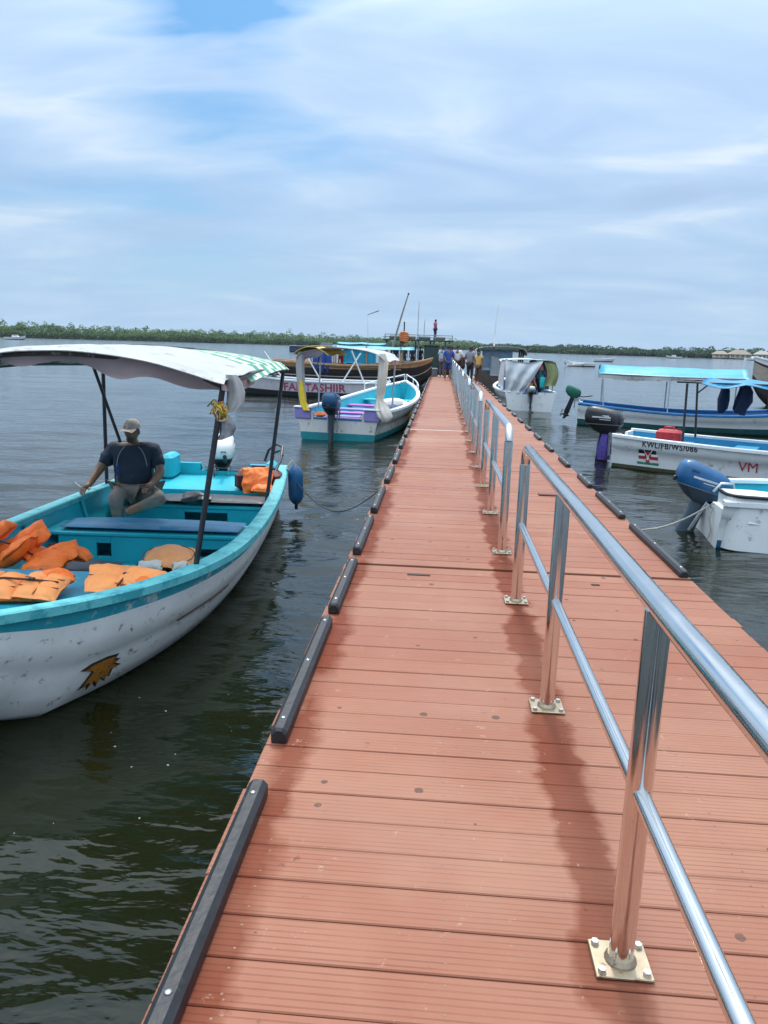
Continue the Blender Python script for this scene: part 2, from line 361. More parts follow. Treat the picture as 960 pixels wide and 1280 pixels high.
# ------------------------------------------------------------------ floating pier
DZ = 0.6; XL, XR = -0.665, 1.94; PW = 0.16; JOINTS = [-3.9, 0.62, 5.68, 10.6, 15.52, 20.4, 25.3, 30.2, 35.1, 40.0, 44.9]
def deck_material():
    m = bpy.data.materials.new('red_composite_decking'); m.use_nodes = True; t = m.node_tree; N = t.nodes; K = t.links.new; b = N['Principled BSDF']
    g = N.new('ShaderNodeNewGeometry'); oi = N.new('ShaderNodeObjectInfo')
    b.inputs['Roughness'].default_value = 0.42; b.inputs['Specular IOR Level'].default_value = 0.25
    def noise(scale, det, vec=None, rough=.6):
        n = N.new('ShaderNodeTexNoise'); n.inputs['Scale'].default_value = scale; n.inputs['Detail'].default_value = det; n.inputs['Roughness'].default_value = rough; K(vec if vec else g.outputs['Position'], n.inputs['Vector']); return n.outputs[0]
    def mr(src, a, b_, c, d):
        n = N.new('ShaderNodeMapRange'); n.inputs[1].default_value = a; n.inputs[2].default_value = b_; n.inputs[3].default_value = c; n.inputs[4].default_value = d; K(src, n.inputs[0]); return n.outputs[0]
    def mix(f, a, b_):
        n = N.new('ShaderNodeMix'); n.data_type = 'RGBA'; K(f, n.inputs[0])
        for i, x in ((6, a), (7, b_)):
            if isinstance(x, tuple): n.inputs[i].default_value = (*x, 1)
            else: K(x, n.inputs[i])
        return n.outputs[2]
    mp1 = N.new('ShaderNodeMapping'); mp1.inputs['Scale'].default_value = (1.5, 38, 1); K(g.outputs['Position'], mp1.inputs[0])
    grain = noise(1.0, 5, mp1.outputs[0])
    sx_ = N.new('ShaderNodeSeparateXYZ'); K(g.outputs['Position'], sx_.inputs[0])
    def ma(op, a, b_=None, c_=None):
        n = N.new('ShaderNodeMath'); n.operation = op
        for i, x in enumerate((a, b_, c_)):
            if x is None: continue
            if isinstance(x, (int, float)): n.inputs[i].default_value = x
            else: K(x, n.inputs[i])
        return n.outputs[0]
    # ragged darker bands in the deck colour, along the handrail line and edge bars
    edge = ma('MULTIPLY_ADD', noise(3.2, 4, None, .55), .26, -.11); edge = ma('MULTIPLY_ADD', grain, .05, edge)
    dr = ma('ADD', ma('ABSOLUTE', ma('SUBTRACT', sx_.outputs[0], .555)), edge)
    rail_band = ma('MULTIPLY', mr(dr, .055, .15, 1, 0), mr(noise(1.9, 2), .30, .48, .35, 1))
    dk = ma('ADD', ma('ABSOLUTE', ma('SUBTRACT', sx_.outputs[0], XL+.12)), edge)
    bar_band = ma('MULTIPLY', mr(dk, .04, .15, 1, 0), mr(noise(1.6, 2), .34, .52, .15, .75))
    dark_band = ma('MAXIMUM', rail_band, bar_band)
    c = mix(mr(noise(1.3, 5), .3, .7, 0, 1), (0.27, 0.105, 0.062), (0.325, 0.140, 0.083))
    c = mix(mr(oi.outputs['Random'], 0, 1, 0, .8), c, (0.26, 0.088, 0.048))
    c = mix(mr(grain, .45, .75, 0, .4), c, (0.29, 0.085, 0.05))
    c = mix(mr(noise(0.55, 6, None, .7), .56, .72, 0, .5), c, (0.25, 0.075, 0.05))      # old damp patches
    c = mix(mr(dark_band, .05, .42, 0, .8), c, (0.15, 0.030, 0.014))
    c = mix(mr(noise(9, 8, None, .75), .64, .70, 0, .8), c, (0.10, 0.035, 0.025))      # dark specks and chips
    c = mix(mr(noise(30, 4, None, .6), .73, .77, 0, .6), c, (0.60, 0.40, 0.30))         # pale scuffs
    vo = N.new('ShaderNodeTexVoronoi'); vo.inputs['Scale'].default_value = 3.1; vo.voronoi_dimensions = '2D'; K(g.outputs['Position'], vo.inputs['Vector'])
    sp = N.new('ShaderNodeSeparateColor'); K(vo.outputs['Color'], sp.inputs[0])
    sz = mr(sp.outputs[0], .4, 1, .02, .085); wob = N.new('ShaderNodeMath'); wob.operation = 'MULTIPLY_ADD'; K(noise(60, 3), wob.inputs[0]); wob.inputs[1].default_value = .05; K(vo.outputs['Distance'], wob.inputs[2])
    lt = N.new('ShaderNodeMath'); lt.operation = 'LESS_THAN'; K(wob.outputs[0], lt.inputs[0]); K(sz, lt.inputs[1])
    c = mix(lt.outputs[0], c, (0.09, 0.03, 0.02))                                        # knot holes and old screw holes
    c = mix(mr(noise(.35, 5, None, .6), .50, .72, 0, .35), c, (0.40, 0.23, 0.16))         # sun-faded stretches
    c = mix(mr(noise(14, 6, None, .8), .63, .68, 0, .5), c, (0.46, 0.33, 0.25))           # salt and droppings
    mu = N.new('ShaderNodeMath'); mu.operation = 'MULTIPLY'; K(sx_.outputs[1], mu.inputs[0]); mu.inputs[1].default_value = 2*math.pi/0.0228
    sn = N.new('ShaderNodeMath'); sn.operation = 'SINE'; K(mu.outputs[0], sn.inputs[0])
    gr = mr(sn.outputs[0], .7, .97, 1, 0)
    wm = mr(noise(1.1, 3), .42, .62, 0, 1)                                               # worn smooth where people walk
    inv_ = mr(gr, 0, 1, .45, 0); gm = ma('MULTIPLY', inv_, mr(noise(1.7, 4, mp1.outputs[0]), .35, .6, .1, 1)); cg = mix(gm, c, (0.10, 0.03, 0.018)); K(cg, b.inputs['Base Color'])   # dirt lying in the grooves
    ml = N.new('ShaderNodeMath'); ml.operation = 'MULTIPLY'; K(gr, ml.inputs[0]); K(wm, ml.inputs[1])
    ad = N.new('ShaderNodeMath'); ad.operation = 'MULTIPLY_ADD'; K(grain, ad.inputs[0]); ad.inputs[1].default_value = .35; K(ml.outputs[0], ad.inputs[2])
    bp = N.new('ShaderNodeBump'); bp.inputs['Strength'].default_value = 0.4; bp.inputs['Distance'].default_value = 0.004; K(ad.outputs[0], bp.inputs['Height']); K(bp.outputs[0], b.inputs['Normal'])
    K(mr(noise(2.3, 4), .3, .7, .46, .66), b.inputs['Roughness']); K(mr(dark_band, .05, .42, .25, .06), b.inputs['Specular IOR Level'])
    return m
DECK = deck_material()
pier = thing('floating_pier', 'long floating pier of reddish brown planks running out into the bay', 'pier')
rnd = random.Random(11)
def plank_mb(wd, dx0=0, dx1=0, tw=0):
    m = MB(); th = .028; g = .0032
    m.box(((XL+XR+dx0+dx1)/2, 0, -th/2), (XR-XL+dx1-dx0, wd-g, th), b=.0035)
    for x in (-.50, .08, 1.05, 1.78):
        for yy in (-.045, .045):
            q = rnd.uniform(-.006, .006); m.add([(x+q+.0042*math.cos(k*1.0472), yy+q+.0042*math.sin(k*1.0472), .0006) for k in range(6)], [tuple(range(6))], 1)
    return m
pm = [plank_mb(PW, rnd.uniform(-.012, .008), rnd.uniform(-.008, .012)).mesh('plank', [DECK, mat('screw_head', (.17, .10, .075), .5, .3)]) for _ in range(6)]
far = MB()
for a, b in zip(JOINTS[:-1], JOINTS[1:]):
    a2, b2 = a+(.03 if a == 5.68 else .014), b-(.03 if b == 5.68 else .014)
    n = round((b2-a2)/PW); pw = (b2-a2)/n
    for k in range(n):
        y = a2+(k+.5)*pw
        if y < 0.6: continue
        if y < 20:
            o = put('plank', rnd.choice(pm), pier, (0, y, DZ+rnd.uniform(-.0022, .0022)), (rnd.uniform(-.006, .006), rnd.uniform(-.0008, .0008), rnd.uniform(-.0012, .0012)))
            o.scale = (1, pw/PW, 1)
        else:
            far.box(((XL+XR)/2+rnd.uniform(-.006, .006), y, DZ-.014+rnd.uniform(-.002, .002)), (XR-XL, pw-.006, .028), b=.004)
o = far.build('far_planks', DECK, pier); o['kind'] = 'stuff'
frame_m = mat('dark_steel_frame', (0.035, 0.045, 0.055), .5, .3, var=.3, dirt=(0.16, 0.09, 0.06), dirt_amt=.45, dirt_scale=7)
float_m = mat('black_pontoon_plastic', (0.02, 0.025, 0.03), .45, var=.3, dirt=(0.08, 0.09, 0.05), dirt_amt=.5)
for a, b in zip(JOINTS[:-1], JOINTS[1:]):
    for x in (XL+.035, XR-.035):
        MB().box((x, (a+b)/2, DZ-.11), (.06, b-a-.05, .15), b=.008).build('side_beam', frame_m, pier)
    for x in (XL+.40, XR-.40):
        MB().box((x, (a+b)/2, .14), (.62, b-a-.3, .62), b=.09).build('pontoon', float_m, pier)
    for y in (a+.02, b-.02): MB().box(((XL+XR)/2, y+(.05 if y < (a+b)/2 else -.05), DZ-.09), (XR-XL-.2, .06, .1), b=.006).build('cross_beam', frame_m, pier)
# steel joint strips and recessed handle slots
strip_m = mat('pale_joint_strip', (0.62, 0.5, 0.45), .5, var=.15, scale=12)
MB().box(((XL+XR)/2-.62, 15.52, DZ+.006), (1.2, .055, .012), b=.003).build('joint_cover', strip_m, pier)
MB().box(((XL+XR)/2, 5.68, DZ-.06), (XR-XL-.01, .055, .02), b=.003).build('joint_gasket', BLACK(), pier)
def slot(x, y, w_=.17):
    m = MB(); m.box((x, y, DZ+.0035), (w_, .03, .004), b=.001); m.build('slot_recess', mat('slot_dark', (0.03, 0.014, 0.01), .8), pier)
slot(-.10, 5.45); slot(1.18, 5.42, .06)
o = MB().box((1.35, 8.9, DZ+.012), (.32, .10, .02), b=.006).build('hatch_plate', mat('rusty_plate', (0.16, 0.06, 0.045), .7, bump=.4), pier)
# dark rubbing bars along both edges, each with two bolts
bar_m = mat('black_bumper_timber', (0.013, 0.015, 0.019), .5, var=.35, scale=10, dirt=(0.06, 0.06, 0.06), dirt_amt=.35, dirt_scale=14, bump=.3, bscale=30)
bolt_m = mat('zinc_bolt', (0.6, 0.6, 0.58), .3, .9)
def bar(x, y0, y1, h=.064, tw=0.0):
    m = MB(); l = y1-y0; wd = .07
    rings = []
    for t, k in ((0, .82), (.012/l, 1), (1-.012/l, 1), (1, .82)):
        hw = wd/2*k; hh = h*k; q = .018
        rings.append([(-hw, t*l-l/2, 0), (hw, t*l-l/2, 0), (hw, t*l-l/2, hh-q), (hw-q, t*l-l/2, hh), (-hw+q, t*l-l/2, hh), (-hw, t*l-l/2, hh-q)])
    m.loft([r[::-1] for r in rings], 0, False)
    o = m.build('edge_bumper', bar_m, pier, (x, (y0+y1)/2, DZ+.006), (0, 0, tw))
    for yy in (-l*.5+.1, 0.02, l*.5-.1):
        c = MB(); c.sup((0, yy, h+.001), (.011, .011, .006), n=8, k=4); c.build('bolt', bolt_m, o)
bl = [(0.55, 2.54), (2.91, 4.32), (4.52, 5.62), (5.92, 7.15), (7.5, 8.75)]
y = 9.2
while y < 44: bl.append((y, y+1.15)); y += 1.63
for a, b in bl: bar(XL+.055+rnd.uniform(-.006, .006), a, b, tw=rnd.uniform(-.004, .004))
br = [(5.72, 7.35), (7.75, 9.0)]
y = 9.5
while y < 44: br.append((y, y+.8)); y += 1.66
for a, b in br: bar(XR-.045+rnd.uniform(-.006, .006), a, b, .05, tw=rnd.uniform(-.004, .004))

# stainless handrail frames standing on the pier
SX = 0.565; RH = 1.035; RT = .031; RP = .034; RM = .023
bronze = mat('weathered_base_plate', (0.42, 0.34, 0.24), .38, .85, var=.2, scale=20, dirt=(0.22, 0.12, 0.07), dirt_amt=.5, dirt_scale=25)
def handrail(ys, label, near_bend=True, far_bend=True, ext=0):
    t = thing('handrail', label, 'handrail', (SX, ys[0], DZ+.004), 0, 'handrail frames along the pier')
    y0, y1 = 0, ys[-1]-ys[0]; bend = .11; pts = []
    if near_bend: pts += [(0, 0, RH-bend)]+[(0, bend*(1-math.cos(a)), RH-bend+bend*math.sin(a)) for a in (R(22), R(45), R(68))]+[(0, bend, RH)]
    else: pts += [(0, -ext, RH)]
    pts += [(0, y1-(bend if far_bend else -.2), RH)]
    if far_bend: pts += [(0, y1-bend+bend*math.sin(a), RH-bend+bend*math.cos(a)) for a in (R(22), R(45), R(68))]+[(0, y1, RH-bend)]
    MB().tube(pts, RT, 18).build('top_rail', STEEL(), t)
    a = -ext if not near_bend else 0
    MB().tube([(0, a, .525), (0, y1, .525)], RM, 14).build('mid_rail', STEEL(), t)
    for i, yy in enumerate(ys):
        d = yy-ys[0]; endp = (i == 0 and near_bend) or (i == len(ys)-1 and far_bend)
        m = MB(); m.tube([(0, d, .012), (0, d, RH-(bend if endp else .012))], RP if not endp else RT+.004, 18)
        p = m.build('post', STEEL(), t)
        c = MB(); c.tube([(0, d, .007), (0, d, .014), (0, d, .026)], [RP+.011, RP+.009, RP+.0015], 18, smooth=False); c.build('weld_collar', bronze, p)
        MB().box((0, d, .004), (.155, .135, .009), b=.002).build('base_plate', bronze, p)
        for ax in (-1, 1):
            for ay in (-1, 1):
                c = MB(); c.tube([(.06*ax, d+.05*ay, .008), (.06*ax, d+.05*ay, .02)], .011, 6, smooth=False); c.build('bolt', bolt_m, p)
handrail([0.32, 1.86, 3.40, 4.95], 'nearest handrail frame of shiny steel pipe running out of the right edge', False, True, 1.2)
y = 6.21; k = 0
names = ['second', 'third', 'fourth', 'fifth', 'sixth', 'seventh', 'eighth', 'ninth']
while y+3.1 < 42:
    handrail([y, y+1.55, y+3.10], names[k]+' steel handrail frame counted from the near end of the pier'); y += 4.64; k += 1
# ------------------------------------------------------------------ boat builders
class Hull:
    """st: (s, half beam at gunwale, sheer z, half beam at waterline, keel z); s runs from stern (0) to bow"""
    def __init__(h, st, flare=1.0, kn=None): h.st = st; h.L = st[-1][0]; h.flare = flare; h.kn = kn
    def at(h, s):
        bg_, zg, bw, zk = interp(h.st, s); return max(bg_, .012), zg, max(bw, .006), zk
    def y(h, s, z):
        bg_, zg, bw, zk = h.at(s); z0 = max(0, zk)
        if zk > 0: bw = .008
        if z <= z0: return bw*max(0, min(1, (z-zk)/max(z0-zk, .01)))**.55
        f = min(1, (z-z0)/max(zg-z0, .02)); yy = bw+(bg_-bw)*f**h.flare
        if h.kn and f > h.kn: yy += .022*min(1, bg_/.4)*(1 if f > h.kn+.03 else (f-h.kn)/.03)
        return yy
    def rows(h, s, fr):
        bg_, zg, bw, zk = h.at(s); z0 = max(0, zk)
        zs = [zk, zk*.55 if zk < 0 else zk, z0*.5 if zk < 0 else zk]+[z0+(zg-z0)*f for f in fr]
        return [(h.y(s, z), z) for z in zs]
def make_hull(root, h, fr, bands, mats, inner, gun, floor=.15, gw=(.035, .075), gt=.05, ns=30, tr_mat=None, tr_h=None, notch=None, gun2=None, tr_bands=None, name_in='inner_hull'):
    S = [h.L*(1-(1-i/ns)**1.35) if i/ns > .0 else 0 for i in range(ns+1)]
    m = MB(); n = len(fr)+3
    for sg in (1, -1):
        V = [(s, sg*y, z) for s in S for (y, z) in h.rows(s, fr)]
        for i in range(ns):
            for j in range(n-1):
                q = (i*n+j, (i+1)*n+j, (i+1)*n+j+1, i*n+j+1)
                if sg < 0: q = q[::-1]
                m.f.append(tuple(a+len(m.v) for a in q)); m.m.append(bands[j]); m.sm.append(True)
        m.v.extend(V)
    hull = m.build('hull', mats, root)
    # inner skin and floor
    m = MB(); se = h.L
    Si = [s for s in S if h.at(s)[0] > .14 and s > 0]; Si = [.05]+Si
    rings = []
    for s in Si:
        bg_, zg, bw, zk = h.at(s); zf = max(floor, zk+.08)
        zf = min(zf, zg-.03); ys = [max(h.y(s, z)-.05, .02) for z in (zg, (zg*.6+zf*.4), zf+.02, zf)]
        r = [(s, ys[0], zg), (s, ys[1], zg*.6+zf*.4), (s, ys[2], zf+.02), (s, ys[3]-.03, zf), (s, 0, zf)]
        rings.append(r+[(a, -b, c) for a, b, c in r[-2::-1]])
    m.loft(rings, 0, True, caps=False, closed=False)
    m.add(rings[-1], [tuple(range(len(rings[-1])))])
    m.build(name_in, inner, root)
    # gunwale cap
    for sg in (1, -1):
        m = MB(); rings = []
        for i, s in enumerate(S):
            bg_, zg, bw, zk = h.at(s); yo = h.y(s, zg)+gw[0]; yi = max(h.y(s, zg)-gw[1], 0.0)
            x = s+(gw[0] if i == ns else 0)
            if i == ns: yo = .03
            rings.append([(x, sg*yo, zg-gt), (x, sg*yo, zg+.012), (x, sg*(yo-.012), zg+.022), (x, sg*(yi+.01), zg+.022), (x, sg*yi, zg+.012), (x, sg*yi, zg-gt*.8)])
        if sg > 0: rings = [r[::-1] for r in rings]
        m.loft(rings, 0, False); m.build('gunwale', gun, root)
    # transom: a solid board with an optional lower middle for the motor
    bg_, zg, bw, zk = h.at(0); zt = tr_h or zg
    zl = [zk, zk*.4, 0, zt*.25, zt*.5, zt*.75, zt]
    half = [(h.y(0, z), z) for z in zl]
    if notch: half += [(notch[0], zt), (notch[0]-.06, zt-notch[1])]
    prof = half+[(-a, b) for a, b in reversed(half)]
    m = MB(); k = len(prof)
    V = [(-.008, a, b) for a, b in prof]+[(.055, a, b) for a, b in prof]
    for i in range(k-1): m.add([V[i], V[i+1], V[k+i+1], V[k+i]], [(3, 2, 1, 0)])
    # faces as horizontal strips so that paint bands can differ
    nb = len(zl)
    for side, off in ((0, -.008), (1, .055)):
        for i in range(nb-1):
            (y0, z0), (y1, z1) = half[i], half[i+1]
            q = [(off, y0, z0), (off, y1, z1), (off, -y1, z1), (off, -y0, z0)]
            if notch and z1 > zt-notch[1]+.001:
                nn = notch[0]; z0b = max(z0, zt-notch[1])
                if z0 < zt-notch[1]: 
                    yb = lerp(y0, y1, (z0b-z0)/(z1-z0)); q2 = [(off, y0, z0), (off, yb, z0b), (off, -yb, z0b), (off, -y0, z0)]
                    m.add(q2, [(0, 1, 2, 3) if not side else (3, 2, 1, 0)], (tr_bands or [0]*9)[i])
                else: yb = y0
                for sg in (1, -1):
                    q3 = [(off, sg*nn, z0b), (off, sg*yb, z0b), (off, sg*y1, z1), (off, sg*nn, z1)]
                    m.add(q3, [(0, 1, 2, 3) if sg*(1 if not side else -1) > 0 else (3, 2, 1, 0)], (tr_bands or [0]*9)[i])
            else: m.add(q, [(0, 1, 2, 3) if not side else (3, 2, 1, 0)], (tr_bands or [0]*9)[i])
    if notch:
        z = zt-notch[1]; m.add([(-.008, notch[0], z), (.055, notch[0], z), (.055, -notch[0], z), (-.008, -notch[0], z)], [(0, 1, 2, 3)])
    m.build('transom', tr_mat or mats, root)
    return hull
def decal(root, h, name, polys, mats, side=1, off=.006):
    """polys: list of (list of (s, z), material index) laid on the hull side"""
    m = MB()
    for P, mi in polys:
        V = [(s, side*(h.y(s, z)+off), z) for s, z in P]
        m.add(V, [tuple(range(len(V)))], mi)
    return m.build(name, mats, root)
def lettering(root, h, text, s0, z0, size, mat_, side=1, flip=False, off=.006, xs=1.0, shear=0, name='lettering', spacing=1.0, bold=0.0):
    cu = bpy.data.curves.new('txt', 'FONT'); cu.body = text; cu.size = size; cu.shear = shear; cu.resolution_u = 3; cu.space_character = spacing; cu.offset = bold
    ob = bpy.data.objects.new('txt', cu); scene.collection.objects.link(ob)
    dg = bpy.context.evaluated_depsgraph_get(); me = bpy.data.meshes.new_from_object(ob.evaluated_get(dg)); bpy.data.objects.remove(ob)
    for v in me.vertices:
        s = s0+v.co.x*xs*(-1 if flip else 1); z = z0+v.co.y
        v.co = (s, side*(h.y(s, z)+off), z)
    me.materials.clear(); me.materials.append(mat_); return put(name, me, root)
def thwart(root, h, s, z, wd=.26, th=.035, m_=None, name='thwart', inset=.06):
    y = h.y(s, z)-inset
    return MB().box((s, 0, z-th/2), (wd, 2*y, th), b=.01).build(name, m_, root)
def pillow(m, L_, W_, H_, nu=14, nv=10, amp=.02, seed=0, mi=0, quilts=(1, 1), M4=None, bend=0.0, shape=None):
    V = []; F = []
    for side in (1, -1):
        for i in range(nu+1):
            for j in range(nv+1):
                u = -1+2*i/nu; v = -1+2*j/nv
                e = max(0, (1-abs(u)**2.5))**.55*max(0, (1-abs(v)**2.5))**.55
                qu = abs(math.sin(math.pi*quilts[0]*(u+1)/2))**.35 if quilts[0] > 1 else 1
                qv = abs(math.sin(math.pi*quilts[1]*(v+1)/2))**.35 if quilts[1] > 1 else 1
                z = side*H_/2*e*(.55+.45*qu*qv)
                x, y = u*L_/2, v*W_/2
                if shape: x, y = shape(x, y)
                nn = (.35-abs(nz3(x*6+seed, y*6, seed))*1.6)*amp+(.3-abs(nz3(x*13+seed, y*13, seed+3)))*amp*.6
                z += nn*(1 if side > 0 else .4)+bend*(u*u)
                p = Vector((x+nz3(y*9, seed, 1)*amp*.7, y+nz3(x*9, seed, 2)*amp*.7, z))
                V.append(M4@p if M4 else p)
    w_ = nv+1; o = (nu+1)*w_
    for i in range(nu):
        for j in range(nv):
            q = (i*w_+j, (i+1)*w_+j, (i+1)*w_+j+1, i*w_+j+1); F += [q, tuple(a+o for a in reversed(q))]
    for j in range(nv): F += [(j+1, j, j+o, j+1+o), (nu*w_+j, nu*w_+j+1, nu*w_+j+1+o, nu*w_+j+o)]
    for i in range(nu): F += [(i*w_, (i+1)*w_, (i+1)*w_+o, i*w_+o), ((i+1)*w_+nv, i*w_+nv, i*w_+nv+o, (i+1)*w_+nv+o)]
    m.add(V, F, mi, True); return m
def T4(loc=(0, 0, 0), rx_=0, ry_=0, rz=0): 
    M4 = rotm(rx_, ry_, rz).to_4x4(); M4.translation = Vector(loc); return M4
def wpos(boat, p):
    return (Matrix.Translation(boat.location) @ boat.rotation_euler.to_matrix().to_4x4()) @ Vector(p)

def outboard(boat, label, loc, cowl_m, tilt=0, steer=0, sc=1.0, leg_m=None, cowl2=None, tiller=True, cover=None, name='outboard_motor', prop=True, group=None):
    """origin: clamp on top of transom, -x aft, +x forward"""
    w_ = wpos(boat, loc)
    t = thing(name, label, 'outboard motor', w_, boat.rotation_euler.z+R(steer), group)
    leg_m = leg_m or GREYP(); cowl2 = cowl2 or leg_m; rt = Matrix.Rotation(R(tilt), 4, 'Y')
    def B(m, nm, mt, par=None):
        m.xf(rt @ Matrix.Scale(sc, 4)); return m.build(nm, mt, par or t)
    m = MB()
    def rr(cx_, z, rx_, ry_, e=.48, n=20):
        def pw(a): return math.copysign(abs(a)**e, a)
        return [(cx_+rx_*pw(math.cos(2*math.pi*k/n)), ry_*pw(math.sin(2*math.pi*k/n)), z) for k in range(n)]
    secs = [(-.18, .15, .25, .135), (-.19, .17, .285, .152), (-.20, .26, .30, .157), (-.205, .345, .285, .15), (-.21, .395, .25, .13), (-.21, .42, .17, .08)]
    m.loft([[(x_, y_, z_+(x_+.2)*-.10*(z_-.15)/.2) for x_, y_, z_ in rr(c, z, a, b)] for c, z, a, b in secs]); cw = B(m, 'cowl', cowl_m)
    m = MB(); m.loft([rr(-.14, .02, .10, .08), rr(-.16, .07, .19, .11), rr(-.185, .165, .278, .147)]); B(m, 'lower_cowl', cowl2)
    m = MB(); m.loft([rr(-.187, .168, .288, .153), rr(-.188, .180, .288, .153)]); B(m, 'cowl_seam', GREYP() if cover is None else cover, cw)
    m = MB(); m.loft([rr(-.15, .07, .09, .075), rr(-.17, -.15, .085, .05), rr(-.19, -.40, .095, .04), rr(-.20, -.50, .10, .035)]); B(m, 'drive_leg', leg_m)
    m = MB(); m.loft([rr(-.23, -.505, .17, .085, .8), rr(-.23, -.49, .17, .085, .8)]); B(m, 'cavitation_plate', leg_m)
    m = MB(); m.loft([rr(-.20, -.50, .10, .03), rr(-.20, -.64, .085, .028)]); B(m, 'gear_housing', leg_m)
    m = MB(); m.tube([(-.06, 0, -.66), (-.10, 0, -.66), (-.2, 0, -.66), (-.32, 0, -.66)], [.008, .038, .045, .035], 10); m.add([(-.12, .006, -.69), (-.26, .006, -.69), (-.27, .003, -.82), (-.21, .003, -.83), (-.12, -.006, -.69), (-.26, -.006, -.69), (-.27, -.003, -.82), (-.21, -.003, -.83)], [(0, 1, 2, 3), (7, 6, 5, 4), (0, 3, 7, 4), (1, 5, 6, 2), (3, 2, 6, 7)]); B(m, 'skeg', leg_m)
    if prop:
        m = MB(); m.tube([(-.32, 0, -.66), (-.42, 0, -.66)], [.035, .02], 10)
        for k in range(3):
            a = k*2.094; ca, sa = math.cos(a), math.sin(a)
            P = [(.0, -.03, .03), (.03, -.05, .10), (0, -.01, .15), (-.03, .05, .10), (-.02, .03, .03)]
            V = [(-.37+x_, y_*ca-r_*sa, -.66+y_*sa+r_*ca) for x_, y_, r_ in P]; m.add(V+[(v[0]-.008, v[1], v[2]) for v in V], [(0, 1, 2, 3, 4), (9, 8, 7, 6, 5)]+[(i, i+5, (i+1) % 5+5, (i+1) % 5) for i in range(5)])
        B(m, 'propeller', GREYP())
    # small fittings: pull handle, latch, side flash, intake slots and hose
    if cover is None:
        m = MB(); m.tube([(.098, 0, .27), (.118, 0, .28), (.118, .05, .28), (.098, .06, .27)], .008, 6); B(m, 'pull_handle', BLACK(), cw)
        m = MB(); m.box((-.50, 0, .20), (.03, .06, .05), b=.006); B(m, 'rear_latch', BLACK(), cw)
        for sg in (-1, 1):
            m = MB(); m.box((-.20, sg*.1565, .285), (.30, .004, .022), b=.001); m.box((-.14, sg*.1565, .25), (.18, .004, .010), b=.001); B(m, 'side_flash', mat('pale_flash', (.55, .57, .6), .5, var=.2), cw)
            m = MB()
            for q in range(4): m.box((-.38+q*.022, sg*.147, .345), (.010, .012, .03), b=.002)
            B(m, 'intake_slot', BLACK(), cw)
    m = MB(); m.tube([(.06, -.07, .10), (.16, -.10, .06), (.26, -.08, -.10), (.30, -.02, -.25)], .010, 6); B(m, 'fuel_hose', BLACK())
    # clamp stays upright on the transom
    m = MB()
    for sg in (-1, 1):
        m.box((.005*sc, sg*.09*sc, -.01*sc), (.16*sc, .025*sc, .10*sc), b=.006); m.box((-.055*sc, sg*.09*sc, -.16*sc), (.035*sc, .025*sc, .32*sc), b=.006)
        m.tube([(.09*sc, sg*.09*sc, -.03*sc), (.15*sc, sg*.09*sc, -.03*sc)], .012*sc, 6)
    m.tube([(-.05*sc, -.12*sc, .03*sc), (-.05*sc, .12*sc, .03*sc)], .025*sc, 10); m.build('clamp_bracket', SILV(), t)
    if tiller:
        m = MB(); m.tube([(.02, .05, .13), (.20, .06, .16), (.34, .07, .22)], .022, 8); m.tube([(.34, .07, .22), (.52, .08, .30)], .027, 8, 0); B(m, 'tiller', BLACK())
    return t
def canopy_posts(root, pts, r=.018, m_=None, name='canopy_post'):
    for P in pts: MB().tube(P, r, 8).build(name, m_ or PIPE(), root)
def drape(m, pts, r, folds=7, depth=.25, n=28, seed=0, mi=0):
    rings = []
    P = [Vector(p) for p in pts]
    for i, p in enumerate(P):
        rr = r[i] if isinstance(r, (list, tuple)) else r; ring = []
        for k in range(n):
            a = 2*math.pi*k/n; q = rr*(1+depth*math.sin(folds*a+seed+i*.35)+.18*nz3(math.cos(a)*2, math.sin(a)*2+i*.5, seed))
            ring.append(p+Vector((q*math.cos(a), q*math.sin(a), 0)))
        rings.append(ring)
    return m.loft(rings, mi, True)

# ------------------------------------------------------------------ people
def skin_mesh(V, E, Rd, sub=2):
    me = bpy.data.meshes.new('sk'); me.from_pydata([tuple(v) for v in V], E, []); ob = bpy.data.objects.new('sk', me); scene.collection.objects.link(ob)
    ob.modifiers.new('s', 'SKIN'); sl = me.skin_vertices[0].data
    for i, r in enumerate(Rd): sl[i].radius = r if isinstance(r, tuple) else (r, r); sl[i].use_root = (i == 0)
    ob.modifiers['s'].use_smooth_shade = True
    sb = ob.modifiers.new('b', 'SUBSURF'); sb.levels = sub; sb.render_levels = sub
    dg = bpy.context.evaluated_depsgraph_get(); ev = ob.evaluated_get(dg).to_mesh()
    vv = [tuple(v.co) for v in ev.vertices]; ff = [tuple(p.vertices) for p in ev.polygons]
    bpy.data.objects.remove(ob); return vv, ff
BASE = dict(pelvis=(0, 0, .93), spine=(0, .0, 1.1), chest=(0, .0, 1.3), neck=(0, 0, 1.46), head=(0, .02, 1.585),
    shL=(-.18, 0, 1.40), elL=(-.25, -.03, 1.13), wrL=(-.24, .05, .90), haL=(-.235, .08, .81), shR=(.18, 0, 1.40), elR=(.25, -.03, 1.13), wrR=(.24, .05, .90), haR=(.235, .08, .81),
    hiL=(-.09, 0, .88), knL=(-.10, .03, .49), anL=(-.10, -.02, .09), toL=(-.12, .15, .035), hiR=(.09, 0, .88), knR=(.10, .03, .49), anR=(.10, -.02, .09), toR=(.12, .15, .035))
RAD = dict(pelvis=(.14, .105), spine=(.135, .095), chest=(.15, .10), neck=.055, shL=.068, elL=.043, wrL=.03, haL=(.04, .022), shR=.068, elR=.043, wrR=.03, haR=(.04, .022), hiL=.088, knL=.058, anL=.042, toL=(.045, .03), hiR=.088, knR=.058, anR=.042, toR=(.045, .03))
